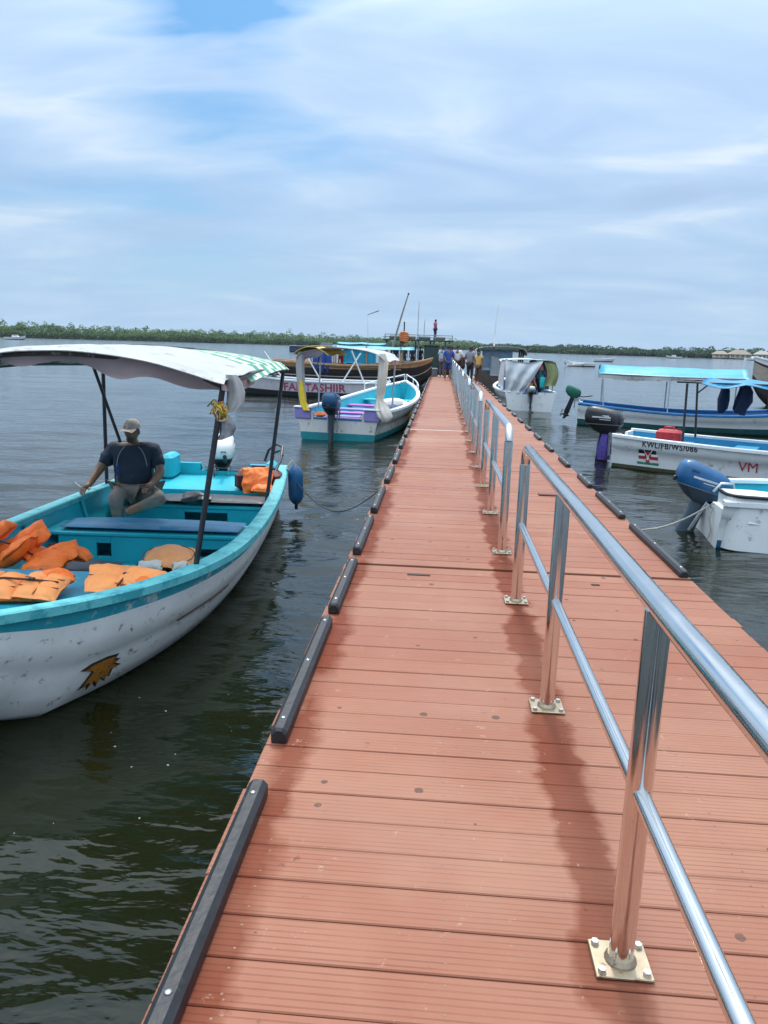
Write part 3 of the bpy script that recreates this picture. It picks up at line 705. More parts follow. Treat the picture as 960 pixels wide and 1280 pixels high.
BON = [('pelvis', 'spine'), ('spine', 'chest'), ('chest', 'neck'), ('chest', 'shL'), ('shL', 'elL'), ('elL', 'wrL'), ('wrL', 'haL'), ('chest', 'shR'), ('shR', 'elR'), ('elR', 'wrR'), ('wrR', 'haR'), ('pelvis', 'hiL'), ('hiL', 'knL'), ('knL', 'anL'), ('anL', 'toL'), ('pelvis', 'hiR'), ('hiR', 'knR'), ('knR', 'anR'), ('anR', 'toR')]
SKIN = lambda: mat('brown_skin', (0.20, 0.11, 0.07), .42, var=.15, scale=14)
HAIR = lambda: mat('black_hair', (0.012, 0.010, 0.009), .8, bump=.5, bscale=80)
def cloth(nm, col): return mat('cloth_'+nm, col, .8, var=.18, scale=9, bump=.5, bscale=18)
def head_mesh(m, c, yaw=0, pitch=0, s=1.0, hair_child=None):
    rot = rotm(0, 0, yaw) @ rotm(pitch, 0, 0); c = Vector(c)
    def shape(p):
        z = p.z/(.118*s); f = 1-.22*max(0, -z-.15); p = Vector((p.x*f, p.y*(1-.10*max(0, -z)), p.z))
        if p.y > .055*s and abs(p.x) < .02*s and -.035*s < p.z < .02*s: p.y += .02*s*(1-abs(p.x)/(.02*s))
        return p
    m.sup(c, (.076*s, .096*s, .118*s), n=22, k=16, rot=rot, fn=shape)
    def at_(x, y, z): return c+rot@Vector((x*s, y*s, z*s))
    m.loft([[at_(dx, dy, z) for dx, dy in ((-.006-w_, .08), (.006+w_, .08), (.004+w_, .098+d_), (-.004-w_, .098+d_))] for z, w_, d_ in ((-.034, .012, .010), (-.024, .010, .018), (.0, .004, .006), (.02, .002, .0))])
    for sg in (-1, 1):
        m.sup(at_(sg*.077, -.005, -.005), (.012*s, .022*s, .033*s), n=8, k=6, rot=rot)
        m.sup(at_(sg*.030, .083, .012), (.014*s, .012*s, .008*s), n=8, k=5, rot=rot, mi=1)
        m.sup(at_(sg*.030, .092, .012), (.006*s, .005*s, .006*s), n=6, k=4, rot=rot, mi=2)
        m.sup(at_(sg*.030, .088, .030), (.020*s, .008*s, .005*s), n=6, k=4, rot=rot, mi=2)
    m.sup(at_(0, .082, -.058), (.026*s, .012*s, .008*s), n=8, k=4, rot=rot, mi=3)
    return rot
def fold(vv, k):
    out = []
    for x, y, z in vv:
        n = (.3-abs(nz3(x*9, y*9, z*14)))*k+(.3-abs(nz3(x*21+5, y*21, z*30)))*k*.4; r = math.hypot(x, y)+1e-4; out.append((x+x/r*n, y+y/r*n, z+.5*n))
    return out
def person(label, loc, rz, J=None, shirt=None, trousers=None, sleeve=.6, shorts=False, hair=True, group=None, sc=1.0, fat=1.0, yaw=0, pitch=0, fingers=False, barefoot=True, hairc=None):
    j = dict(BASE); j.update(J or {}); t = thing('person', label, 'person', loc, rz, group)
    j = {k: Vector(v)*sc for k, v in j.items()}
    names = [k for k in j if k != 'head']; names.remove('pelvis'); names = ['pelvis']+names; ix = {k: i for i, k in enumerate(names)}
    def rad(k, add=0, mul=1.0):
        r = RAD[k]; r = r if isinstance(r, tuple) else (r, r); ff = fat if k in ('pelvis', 'spine', 'chest') else (1+(fat-1)*.5)
        return ((r[0]*ff*mul+add)*sc, (r[1]*ff*mul+add)*sc)
    V = [j[k] for k in names]; E = [(ix[a], ix[b]) for a, b in BON]; Rd = [rad(k) for k in names]
    # neck runs up into the head
    V.append(j['neck']*.35+j['head']*.65); E.append((ix['neck'], len(V)-1)); Rd.append((.052*sc, .055*sc))
    m = MB(); vv, ff = skin_mesh(V, E, Rd); m.add(vv, ff, 0, True)
    rot = head_mesh(m, j['head'], yaw, pitch, sc)
    if fingers:
        for sd_, sg in (('L', -1), ('R', 1)):
            h_, w_ = j['ha'+sd_], j['wr'+sd_]; d = (h_-w_).normalized(); a = d.cross(Vector((0, 0, 1))); a = a.normalized() if a.length > .1 else Vector((1, 0, 0)); nn = a.cross(d)
            if nn.z > 0: nn = -nn
            for k, ln in enumerate((.055, .064, .06, .045)):
                p0 = h_+a*(k-1.5)*.019+d*.01; p1 = p0+d*ln*.55+nn*.008; p2 = p1+d*ln*.5+nn*.022
                m.tube([p0, p1, p2], [.0095, .009, .007], 7)
            p0 = w_*.35+h_*.65-a*sg*.028; m.tube([p0, p0-a*sg*.03+d*.02, p0-a*sg*.035+d*.05], [.011, .010, .008], 7)
    eye = mat('eye_white', (.6, .57, .52), .3); lip = mat('lip', (0.13, 0.05, 0.04), .5)
    m.build('body', [SKIN(), eye, HAIR(), lip], t)
    if shirt:
        ks = ['pelvis', 'spine', 'chest', 'neck', 'shL', 'elL', 'shR', 'elR']; i2 = {k: i for i, k in enumerate(ks)}
        V = []; Rd = []
        for k in ks:
            p = j[k].copy(); r = rad(k, .014, 1.04)
            if k == 'pelvis': p = p-(j['spine']-p)*.10; r = rad(k, .026, 1.06)
            if k == 'neck': p = j['chest']*.25+p*.75; r = (.062*sc, .06*sc)
            if k in ('elL', 'elR'): s0 = j['sh'+k[-1]]; p = s0+(p-s0)*sleeve; r = rad('el'+k[-1], .028)
            V.append(p); Rd.append(r)
        E = [(i2[a], i2[b]) for a, b in BON if a in i2 and b in i2]
        vv, ff = skin_mesh(V, E, Rd, 3 if fingers else 2); vv = fold(vv, .02 if fingers else .012); MB().add(vv, ff, 0, True).build('shirt', shirt, t)
    if trousers:
        ks = ['pelvis', 'hiL', 'knL', 'hiR', 'knR']+([] if shorts else ['anL', 'anR']); i2 = {k: i for i, k in enumerate(ks)}; V = []; Rd = []
        for k in ks:
            p = j[k].copy(); r = rad(k, .013)
            if k == 'pelvis': p = p+(j['spine']-p)*.12; r = rad(k, .008)
            if k[:2] == 'an': kn = j['kn'+k[-1]]; p = kn+(p-kn)*.88; r = (.058*sc, .058*sc)
            if k[:2] == 'kn' and shorts: r = rad(k, .028)
            V.append(p); Rd.append(r)
        E = [(i2[a], i2[b]) for a, b in BON if a in i2 and b in i2]
        vv, ff = skin_mesh(V, E, Rd, 3 if fingers else 2); vv = fold(vv, .018 if fingers else .01); MB().add(vv, ff, 0, True).build('trousers', trousers, t)
    if hair:
        m = MB(); rings = []
        for i in range(7):
            a = R(5)+R(86)*i/6; rings.append([j['head']+rot@(Vector((.083*math.cos(a)*math.cos(b), -.012+.104*math.cos(a)*math.sin(b), .012+(.045 if math.sin(b) > .2 else -.02*(1-i/6))*(1-i/6)+.116*math.sin(a)))*sc) for b in [2*math.pi*k/18 for k in range(18)]])
        m.loft(rings, 0, True); m.build('hair', hairc or HAIR(), t)
    return t, j, rot
# ------------------------------------------------------------------ near boat on the left
def boat_root(label, x, y, deg, name='boat', z=0, roll=0): return thing(name, label, 'boat', (x, y, z), R(deg), None, R(roll))
def inv(boat): return (Matrix.Translation(boat.location) @ boat.rotation_euler.to_matrix().to_4x4()).inverted()
def wb(m, name, mats, boat, parent=None): m.xf(inv(boat)); return m.build(name, mats, parent or boat)
def bench(root, h, s0, s1, z, zb, slots=(), m_=None, inset=.055, name='bench'):
    y = min(h.y(s0, z), h.y(s1, z))-inset
    yt = y; y = min(y, h.y(s1, zb)-.06, h.y(s0, zb)-.06)
    o = MB().box(((s0+s1)/2, 0, z-.02), (s1-s0, 2*yt, .04), b=.01).build(name, m_, root)
    MB().box((s0+.03, 0, (zb+z-.045)/2), (.025, 2*y-.06, z-.045-zb), b=.003).build('back_panel', m_, o)
    m = MB(); cuts = sorted(slots); x0 = -y+.02
    for (a, b, c, d) in cuts:
        m.box((s1-.035, (x0+a)/2, (zb+z-.045)/2), (.025, a-x0, z-.045-zb), b=.003)
        m.box((s1-.035, (a+b)/2, (zb+c)/2), (.025, b-a, c-zb), b=.003); m.box((s1-.035, (a+b)/2, (d+z-.045)/2), (.025, b-a, z-.045-d), b=.003); x0 = b
    m.box((s1-.035, (x0+y-.02)/2, (zb+z-.045)/2), (.025, y-.02-x0, z-.045-zb), b=.003)
    m.build('front_panel', m_, o); return o
def peel(name, base, under, amt=.5, scale=9):
    return mat(name, base, .5, var=.13, scale=4, dirt=under, dirt_amt=amt, dirt_scale=scale, bump=.35, bscale=20)
A = boat_root('large turquoise and white open boat moored on the left with a seated man', -2.9, 10.3, -86.8)
hA = Hull([(0, .80, .58, .72, -.2), (1, .92, .58, .78, -.25), (2.2, 1.03, .585, .82, -.28), (3.5, 1.09, .60, .83, -.28), (4.5, 1.07, .63, .76, -.25), (5.2, .95, .66, .62, -.2), (5.8, .74, .70, .42, -.12), (6.25, .50, .74, .2, -.02), (6.6, .25, .78, .02, .25), (6.85, .03, .80, .006, .52)], .55, .46)
wA = mat('worn_white_hull_paint', (0.84, 0.85, 0.83), .5, var=.1, scale=2.5, dirt=(0.20, 0.19, 0.17), dirt_amt=.44, dirt_scale=11, bump=.25, bscale=9)
gA = peel('peeling_turquoise_paint', (0.02, 0.33, 0.41), (0.50, 0.55, 0.54), .58, 8)
gA2 = peel('pale_turquoise_gunwale', (0.10, 0.43, 0.46), (0.035, 0.28, 0.33), .72, 7)
tA = mat('turquoise_interior_paint', (0.016, 0.40, 0.49), .4, var=.14, scale=3, dirt=(0.025, 0.36, 0.46), dirt_amt=.5, dirt_scale=3.5, bump=.15, bscale=12)
make_hull(A, hA, [.04, .2, .36, .46, .5, .66, .80, .82, 1.0], [0]*10+[1], [wA, gA], tA, gA2, floor=.14, gw=(.03, .105), gt=.04, ns=40, tr_mat=[tA], tr_h=.60, notch=(.34, .10))
def deckA(name, s0, s1, z, m_, inset=.05):
    m = MB(); n = 10; rings = []
    for i in range(n+1):
        s = lerp(s0, s1, i/n); y = max(.03, hA.y(s, z)-inset); rings.append([(s, -y, z-.03), (s, y, z-.03), (s, y, z), (s, -y, z)])
    return m.loft(rings, 0, False).build(name, m_, A)
deckA('stern_deck', .07, 1.15, .44, tA); MB().box((1.13, 0, .29), (.03, 1.5, .27), b=.004).build('stern_panel', tA, A)
MB().box((.30, -.68, .60), (.42, .17, .32), b=.04).build('quarter_block', tA, A)
MB().box((.28, .66, .56), (.40, .15, .24), b=.04).build('quarter_block', tA, A)
bench(A, hA, 1.5, 1.98, .42, .14, [(-.05, .44, .24, .335)], tA)
MB().box((1.95, .50, .29), (.01, .10, .08), b=.002).build('paper_notice', mat('white_paper', (.7, .72, .72), .7), A)
bench(A, hA, 2.95, 3.42, .44, .14, [(-.5, -.36, .2, .33), (.3, .75, .22, .30)], tA)
bench(A, hA, 3.95, 4.50, .29, .14, [], tA)
deckA('foredeck', 4.7, 6.35, .45, mat('blue_foredeck_paint', (0.012, 0.26, 0.40), .45, var=.15, dirt=(0.02, 0.38, 0.46), dirt_amt=.6))
MB().box((4.71, 0, .28), (.03, 1.36, .27), b=.004).build('foredeck_step', tA, A)
for s in (1.3, 2.5, 3.7, 4.6):
    for sg in (-1, 1):
        m = MB(); m.tube([(s, sg*(hA.y(s, z)-.075), z) for z in (.16, .3, .45, .55)], .022, 6, smooth=False); m.build('rib', tA, A)
# orange leaf ornament near the bow
LF = [(5.845, 0.27), (5.945, 0.285), (6.05, 0.28), (6.115, 0.255), (6.055, 0.235), (6.025, 0.215), (6.05, 0.165), (6.075, 0.105), (6.025, 0.12), (5.995, 0.075), (5.985, 0.125), (5.925, 0.065), (5.925, 0.125), (5.865, 0.08), (5.885, 0.13), (5.845, 0.105), (5.85, 0.165), (5.785, 0.17), (5.85, 0.205), (5.815, 0.225), (5.86, 0.24)]
C0 = (5.97, 0.2)
orn = [mat('ornament_orange', (0.40, 0.16, 0.02), .6, var=.35, scale=30, dirt=(.12, .05, .01), dirt_amt=.6, dirt_scale=25), mat('ornament_dark', (0.035, 0.025, 0.015), .7)]
for nm, k, mi, off in (('leaf_ornament', 1.0, 1, .004), ('leaf_ornament_centre', .80, 0, .008)):
    P = [(C0[0]+(x-C0[0])*k, C0[1]+(z-C0[1])*k) for x, z in LF]
    decal(A, hA, nm, [([C0, P[i], P[(i+1) % len(P)]], mi) for i in range(len(P))], orn, 1, off)
MB().tube([(s, hA.y(s, .3)+.012, .30) for s in [5.3-.12*k for k in range(8)]], .006, 6).build('scuffed_seam', mat('rust_scuff', (0.10, 0.05, 0.035), .8), A)
# canopy of the near boat (world coordinates, then moved into the boat)
RF0, RF1 = (-1.70, 5.19, .62), (-1.50, 5.30, 1.98); RR0, RR1 = (-1.86, 8.15, .45), (-1.70, 8.35, 2.0)
LF0, LF1 = (-3.62, 5.25, .62), (-3.72, 5.3, 1.97); LR0, LR1 = (-3.78, 8.45, .55), (-3.76, 8.45, 1.96)
for a, b in ((RF0, RF1), (RR0, RR1), (LF0, LF1), (LR0, LR1)): wb(MB().tube([a, b], .021, 10), 'canopy_post', PIPE(), A)
wb(MB().tube([(-3.74, 8.15, 1.96), (-3.50, 8.2, 1.15), (-3.34, 8.25, .44)], .018, 8), 'brace', PIPE(), A)
def crown(x): 
    t = (x+1.5)/-2.22; return 1.98+.19*math.sin(math.pi*min(1, max(0, t)))**.8
def topz(x, y):
    v = (y-5.2)/3.2; return crown(x)+.025*math.sin(math.pi*v)-.03*v+.012*nz3(x*3, y*3, 1)
wb(MB().tube([(-1.5-2.22*t, 5.24+.03*math.sin(9*t), crown(-1.5-2.22*t)-.03) for t in [i/16 for i in range(17)]], .024, 8), 'front_hoop', mat('rusty_hoop', (0.07, 0.05, 0.045), .7, dirt=(0.35, 0.33, 0.3), dirt_amt=.5, dirt_scale=14), A)
wb(MB().tube([(-1.70-2.05*t, 8.38, crown(-1.5-2.22*t)-.03) for t in [i/16 for i in range(17)]], .02, 8), 'rear_hoop', PIPE(), A)
for xx, x2 in ((-1.5, -1.70), (-3.72, -3.76), (-2.6, -2.7)): wb(MB().tube([(xx, 5.24, crown(xx)-.02), (lerp(xx, x2, .5), 6.8, crown(xx)+.015), (x2, 8.38, crown(xx)-.02)], .018, 8), 'roof_rail', PIPE(), A)
linen = mat('canopy_lining', (0.36, 0.27, 0.27), .85, var=.15, scale=3, bump=.4, bscale=8)
def fA(u, v):
    x = lerp(-1.46, -3.78, v); y = lerp(5.16, 6.35+1.1*v, u); x += -.07*u*(1-v); return (x, y, topz(x, y)+.012-.03*(1 if u < .01 else 0))
wb(MB().sheet(fA, 22, 26, .006, 0, 1), 'canopy_sheet', [CANVAS(), linen], A)
chk = bpy.data.materials.new('green_white_checks'); chk.use_nodes = True
_t = chk.node_tree; _b = _t.nodes['Principled BSDF']; _b.inputs['Roughness'].default_value = .7
_tc = _t.nodes.new('ShaderNodeTexCoord'); _mp = _t.nodes.new('ShaderNodeMapping'); _mp.inputs['Rotation'].default_value = (0, 0, R(8)); _mp.inputs['Location'].default_value = (.07, .04, .5); _t.links.new(_tc.outputs['Object'], _mp.inputs[0])
_sx = _t.nodes.new('ShaderNodeSeparateXYZ'); _t.links.new(_mp.outputs[0], _sx.inputs[0]); _cb = _t.nodes.new('ShaderNodeCombineXYZ'); _t.links.new(_sx.outputs[0], _cb.inputs[0]); _t.links.new(_sx.outputs[1], _cb.inputs[1]); _cb.inputs[2].default_value = .5
_ck = _t.nodes.new('ShaderNodeTexChecker'); _ck.inputs['Scale'].default_value = 5.8; _ck.inputs[1].default_value = (0.015, 0.22, 0.13, 1); _ck.inputs[2].default_value = (0.50, 0.52, 0.48, 1); _t.links.new(_cb.outputs[0], _ck.inputs[0]); _t.links.new(_ck.outputs[0], _b.inputs['Base Color'])
def fA2(u, v):
    x = lerp(-1.60+.0, -3.80, v); y = lerp(6.1, 8.45, u); x -= .16*u*(1-v)-.10*(1-v); return (x, y, topz(x, y)-.012+.02*u+.012*math.sin(7*v+3*u)-(.05 if v < .001 else 0))
wb(MB().sheet(fA2, 14, 26, .006, 0), 'checked_sheet', [chk], A)
def fl(u, v):
    x = lerp(-1.52, -3.74, u); d = (.10+.05*math.sin(5*u+1)+.035*nz3(u*7, 3)+.03*math.sin(23*u))*min(1, .35+3*u); return (x, 5.225+.03*v+.025*math.sin(18*u)*v, crown(x)-.025-d*v)
wb(MB().sheet(fl, 48, 6, .005), 'valance', [linen], A)
def fl2(u, v):
    y = lerp(5.2, 6.3, u); x = lerp(-1.50, -1.56, u); return (x+.03*math.sin(7*u)*v+.01, y, 1.97-v*(.05+.06*math.sin(3*u)))
wb(MB().sheet(fl2, 20, 4, .005), 'side_valance', [linen], A)
m = MB(); drape(m, [(-1.46, 5.34, 2.02), (-1.445, 5.36, 1.97), (-1.435, 5.38, 1.90), (-1.44, 5.37, 1.82), (-1.47, 5.33, 1.76)], [.035, .05, .056, .052, .03], 5, .16, 26, 1.0); wb(m, 'hanging_cloth', CANVAS(), A)
m = MB(); rnd = random.Random(4)
for k in range(16):
    c = Vector((-1.53+rnd.uniform(-.03, .03), 5.27+rnd.uniform(-.03, .03), 1.77+rnd.uniform(-.035, .035))); ax = rnd.uniform(0, 3); r = rnd.uniform(.03, .05)
    m.tube([c+rotm(rnd.uniform(0, 90), rnd.uniform(0, 90), 40*ax)@Vector((r*math.cos(a), r*math.sin(a), .01*math.sin(3*a))) for a in [k2*math.pi/6 for k2 in range(13)]], .0055, 5, k % 3)
wb(m, 'rope_bundle', [mat('yellow_rope', (.62, .45, .06), .8), mat('orange_rope', (.6, .22, .06), .8), ROPE()], A)
m = MB(); drape(m, [(-1.50, 5.30, 1.74), (-1.49, 5.32, 1.70), (-1.485, 5.33, 1.65), (-1.495, 5.32, 1.60), (-1.53, 5.28, 1.57)], [.03, .05, .058, .048, .02], 4, .12, 22, 2.0); wb(m, 'tied_bag', mat('grey_mesh_bag', (.22, .23, .25), .8, var=.5, scale=18, bump=.5), A)
# bent grab rail on the stern quarter
wb(MB().tube([(-2.02, 9.2, .60), (-1.98, 9.55, .80), (-2.0, 9.75, .93), (-2.1, 9.85, .95), (-2.22, 9.9, .86), (-2.26, 9.86, .72)], .018, 8), 'grab_rail', PIPE(), A)
wb(MB().tube([(-1.97, 9.6, .84), (-2.06, 9.95, .86), (-2.2, 10.05, .80)], .016, 8), 'grab_rail', PIPE(), A)
outboard(A, 'white and black outboard motor on the stern of the near boat', (-.02, -.06, .50), mat('white_cowl', (.62, .64, .63), .35, var=.08, dirt=(.25, .24, .22), dirt_amt=.4, dirt_scale=12), 4, 8, 1.0, GREYP(), BLACK())
# things lying in the near boat
t = thing('fuel_tank', 'dark red fuel tank on the stern deck of the near boat', 'fuel tank', (-2.22, 9.35, .44), R(5))
tk = MB(); tk.box((0, 0, .125), (.56, .34, .24), b=.05); tk.build('tank', mat('dark_red_plastic', (.13, .018, .014), .5, var=.2, bump=.2), t)
MB().tube([(-.1, 0, .24), (-.08, 0, .29), (.08, 0, .29), (.1, 0, .24)], .014, 8).build('handle', MATS['dark_red_plastic'], t); MB().tube([(.18, .06, .23), (.18, .06, .265)], .03, 10).build('cap', BLACK(), t)
def pad(label, x, y, z, lx, ly, h, m_, rz=0, seed=1, name='seat_cushion', group=None):
    t = pillow(MB(), lx, ly, h, 16, 10, .006, seed); t.v = [(a, b, c+h*.5) for a, b, c in t.v]
    o = t.build(name, m_, None, (x, y, z), (0, 0, R(rz))); tag(o, label, 'cushion', group)
    MB().tube([(-lx/2+.02, -ly/2, h*.5), (lx/2-.02, -ly/2, h*.5)], .006, 6).build('piping', m_, o)
    return o
pad('long black vinyl cushion on the sternmost bench of the near boat', -2.55, 8.55, .42, 1.25, .40, .075, CUSH(), 3, 2)
blu = mat('blue_vinyl', (0.012, 0.16, 0.31), .35, var=.25, scale=6, dirt=(.25, .38, .5), dirt_amt=.25, dirt_scale=9, bump=.5, bscale=12)
pad('long blue vinyl cushion across the middle bench of the near boat', -2.72, 7.12, .44, 1.72, .40, .07, blu, 3, 5)
pad('short black cushion left of the gap on the forward bench', -2.98, 6.05, .29, .62, .44, .08, CUSH(), 4, 7)
pad('black cushion under the folded pale orange life jacket', -2.13, 6.10, .29, .86, .44, .08, CUSH(), 3, 9)
def jacket(label, loc, rz, pieces, m_, straps=(), lining=None, faded=None):
    t = thing('life_jacket', label, 'life jacket', loc, R(rz), 'orange life jackets in the near boat')
    sm = mat('strap_webbing', (.09, .03, .02), .8)
    for i, (nm, L_, W_, H_, M4, q, amp, bend) in enumerate(pieces):
        p = pillow(MB(), L_, W_, H_*1.25, 34, 24, amp*1.25, i*3.1+loc[0]*5, 0, q, M4, bend); o = p.build(nm, lining if nm == 'lining' else (faded or m_) if nm == 'front_panel' else m_, t)
        if q != (1, 1):                                             # stitched seams between the foam blocks
            m = MB()
            for k in range(1, q[0]):
                x = -L_/2+L_*k/q[0]; m.tube([M4@Vector((x, -W_*.46+W_*.92*n/6, H_*.30+bend*(2*x/L_)**2)) for n in range(7)], .0035, 4)
            for k in range(1, q[1]):
                y = -W_/2+W_*k/q[1]; m.tube([M4@Vector((-L_*.46+L_*.92*n/6, y, H_*.30)) for n in range(7)], .0035, 4)
            m.build('seam', sm, o)
        else:
            m = MB(); m.tube([M4@Vector((L_*.47*math.cos(a_), W_*.47*math.sin(a_), H_*.16)) for a_ in [n*math.pi/10 for n in range(21)]], .004, 4); m.build('edge_tape', sm, o)
    for P in straps:
        so = MB().tube(P, .008, 5).build('strap', sm, t); c = Vector(P[len(P)//2]); MB().box(c+Vector((0, 0, .008)), (.045, .03, .014), b=.004).build('buckle', BLACK(), so)
    return t
BLEACH = mat('sun_bleached_orange', (.93, .33, .10), .65, var=.12, scale=7, dirt=(.88, .22, .05), dirt_amt=.5, dirt_scale=6, bump=.5, bscale=26)
WL = mat('white_jacket_lining', (.62, .6, .56), .8, bump=.4)
jacket('bright orange life jacket heaped at the left edge, topmost of the pile', (-3.40, 6.0, .34), 20, [('front_panel', .50, .24, .12, T4((-.05, .06, .17), 30, -30, 10), (1, 2), .022, .04), ('front_panel', .46, .22, .11, T4((-.10, -.12, .13), -12, -34, -8), (1, 2), .022, .03), ('back_panel', .44, .36, .10, T4((.12, -.02, .08), -8, 16, -30), (2, 1), .025, 0), ('collar', .28, .12, .10, T4((-.20, .06, .30), 5, -15, 60), (1, 1), .02, 0)], ORANGE(), [[(-.2, -.1, .26), (-.05, -.14, .22), (.1, -.16, .12)]])
jacket('crumpled orange life jacket with a grey badge beside the black cushion', (-3.14, 5.90, .34), -8, [('front_panel', .42, .22, .11, T4((0, .02, .11), 26, -18, 25), (1, 1), .025, .03), ('front_panel', .36, .18, .10, T4((.02, -.12, .08), 10, -10, 12), (1, 1), .022, 0), ('shoulder', .30, .13, .09, T4((.14, .09, .15), 5, 20, 10), (1, 1), .02, 0)], ORANGE(), [[(-.1, .1, .2), (.05, .12, .21), (.2, .08, .16)]])
jacket('flat quilted orange life jacket on the foredeck at the left edge', (-2.86, 4.93, .455), 6, [('front_panel', .30, .34, .11, T4((-.15, 0, .08), 12, 3, 2), (2, 3), .010, 0), ('front_panel', .30, .34, .11, T4((.15, .0, .08), 12, 4, -2), (2, 3), .010, 0), ('back_panel', .58, .36, .07, T4((-.02, .02, .035), 3, 0, 4), (1, 1), .012, 0), ('collar', .24, .12, .09, T4((.20, .15, .11), 5, 12, 24), (1, 1), .018, 0)], ORANGE(), [[(-.29, -.05, .14), (-.1, -.02, .145), (.1, -.05, .145), (.27, -.02, .12)]], None, BLEACH)
jacket('open orange life jacket lying against the gunwale near the front post', (-2.17, 5.12, .455), 4, [('front_panel', .28, .36, .09, T4((-.15, .02, .10), 16, 6, 14), (1, 2), .014, 0), ('front_panel', .34, .26, .09, T4((.13, .0, .11), 12, 8, -10), (1, 1), .018, 0), ('collar', .24, .12, .08, T4((.20, -.09, .10), 0, 14, 8), (1, 1), .018, 0)], ORANGE(), [[(-.02, -.16, .11), (0, -.02, .15), (.0, .16, .12)]], None, BLEACH)
jacket('faded orange life jacket folded over a black cushion showing white lining', (-2.24, 6.15, .37), 6, [('front_panel', .46, .42, .08, T4((0, .0, .075), 10, 0, 0), (1, 1), .014, -.05), ('lining', .20, .09, .05, T4((-.10, -.20, .05), 40, 0, 4), (1, 1), .015, 0), ('lining', .12, .09, .05, T4((.14, -.20, .05), 40, 0, 14), (1, 1), .015, 0)], PEACH(), [], WL)
jacket('orange life jacket propped against the dark red fuel tank', (-2.16, 9.02, .44), 10, [('front_panel', .36, .34, .11, T4((0, .05, .16), 58, 0, 8), (1, 1), .022, .02), ('shoulder', .28, .18, .09, T4((.08, -.06, .07), 12, 6, 0), (1, 1), .018, 0)], ORANGE())
# black bag behind the man's knee and an oar on the bench
t = pillow(MB(), .34, .22, .14, 14, 10, .03, 4); tag(t.build('bag', CUSH(), None, (-2.66, 8.25, .52), (0, 0, .2)), 'small dark bag lying beside the seated man', 'bag')
# fender hung from the stern quarter
f = thing('fender', 'blue sausage fender hanging from the stern corner of the near boat', 'fender', (-1.86, 9.92, .14), 0)
m = MB(); m.loft([[(r*math.cos(2*math.pi*k/16)+.03*(.3-z), r*math.sin(2*math.pi*k/16), z) for k in range(16)] for z, r in ((.0, .02), (.03, .055), (.08, .09), (.14, .10), (.40, .10), (.46, .09), (.51, .055), (.54, .02))]); m.build('body', mat('blue_fender_rubber', (0.012, 0.09, 0.22), .38, var=.25, scale=7, dirt=(.03, .04, .06), dirt_amt=.4), f)
MB().tube([(.01, 0, -.06), (.01, 0, .02)], .022, 8).build('lower_eye', BLACK(), f); MB().tube([(-.01, 0, .53), (-.04, .0, .60), (-.12, -.02, .50)], .008, 6).build('rope', ROPE(), f)
m = MB(); rp = [Vector((-1.98, 9.9, .62)).lerp(Vector((-.68, 9.3, .52)), i/14)-Vector((0, 0, .42*math.sin(math.pi*i/14))) for i in range(15)]
m.tube(rp, .007, 6); tag(m.build('mooring_rope', mat('dark_rope', (.07, .065, .055), .9)), 'slack mooring rope from the near boat to the pier', 'rope')
# the seated boatman
navy = cloth('navy', (0.016, 0.028, 0.048)); khaki = cloth('khaki', (0.17, 0.15, 0.13))
man, J, hr = person('heavy seated man in a dark navy shirt, khaki trousers and patterned cap', (-3.36, 8.25, .0), R(192),
    dict(pelvis=(0, 0, .60), spine=(0, .04, .77), chest=(0, .04, .95), neck=(.0, .05, 1.12), head=(0, .09, 1.255), shR=(.215, .03, 1.04), elR=(.36, .10, .83), wrR=(.43, .30, .70), haR=(.46, .37, .67),
         shL=(-.215, .03, 1.04), elL=(-.30, .12, .80), wrL=(-.22, .29, .70), haL=(-.18, .36, .675), hiR=(.11, .07, .56), knR=(.13, .46, .60), anR=(.10, .44, .22), toR=(.12, .57, .175), hiL=(-.11, .07, .56), knL=(-.34, .36, .56), anL=(-.06, .46, .46), toL=(.03, .52, .43)),
    shirt=navy, trousers=khaki, sleeve=.8, shorts=False, hair=False, fat=1.5, yaw=-14, fingers=True)
from mathutils.bvhtree import BVHTree
sh = [c for c in man.children if c.name.startswith('shirt')][0]
bv = BVHTree.FromPolygons([v.co for v in sh.data.vertices], [tuple(p.vertices) for p in sh.data.polygons])
def on_shirt(P, off=.004):
    out = []
    for x, z in P:
        h = bv.ray_cast(Vector((x, 2, z)), Vector((0, -1, 0)))
        if h[0]: out.append(h[0]+Vector((0, off, 0)))
    return out
for sg in (-1, 1):
    P = on_shirt([(sg*x, z) for x, z in ((.07, 1.09), (.10, 1.06), (.13, 1.01), (.15, .95), (.16, .88))])
    if len(P) > 1: MB().tube(P, .006, 5).build('piping', mat('grey_piping', (.2, .22, .25), .8), sh)
P = [on_shirt([(x, z)], .003) for z in (.90, .82, .74, .66) for x in (.135, .175)]
if all(P):
    P = [p[0] for p in P]; MB().add(P, [(0, 1, 3, 2), (2, 3, 5, 4), (4, 5, 7, 6)], 0, True).build('side_panel', cloth('royal', (.02, .05, .20)), sh)
hc = J['head']
cap = MB(); rings = []
for i in range(7):
    a = R(2)+R(86)*i/6; rings.append([hc+hr@Vector((.092*math.cos(a)**.8*math.cos(b), -.005+.108*math.cos(a)**.8*math.sin(b), .032+.105*math.sin(a))) for b in [2*math.pi*k/20 for k in range(20)]])
cap.loft(rings, 0, True)
capm = mat('camouflage_cap_cloth', (.55, .46, .40), .85, var=.1, dirt=(.14, .08, .08), dirt_amt=.52, dirt_scale=13)
co = cap.build('cap', capm, man)
br_ = MB(); br_.sheet(lambda u, v: hc+hr@Vector(((-.085+.17*u)*(1-.25*v*v), .07+.03*(1-(2*u-1)**2)+.075*v, .036-.018*v-.02*(2*u-1)**2*v)), 10, 5, .006); br_.build('brim', capm, co)
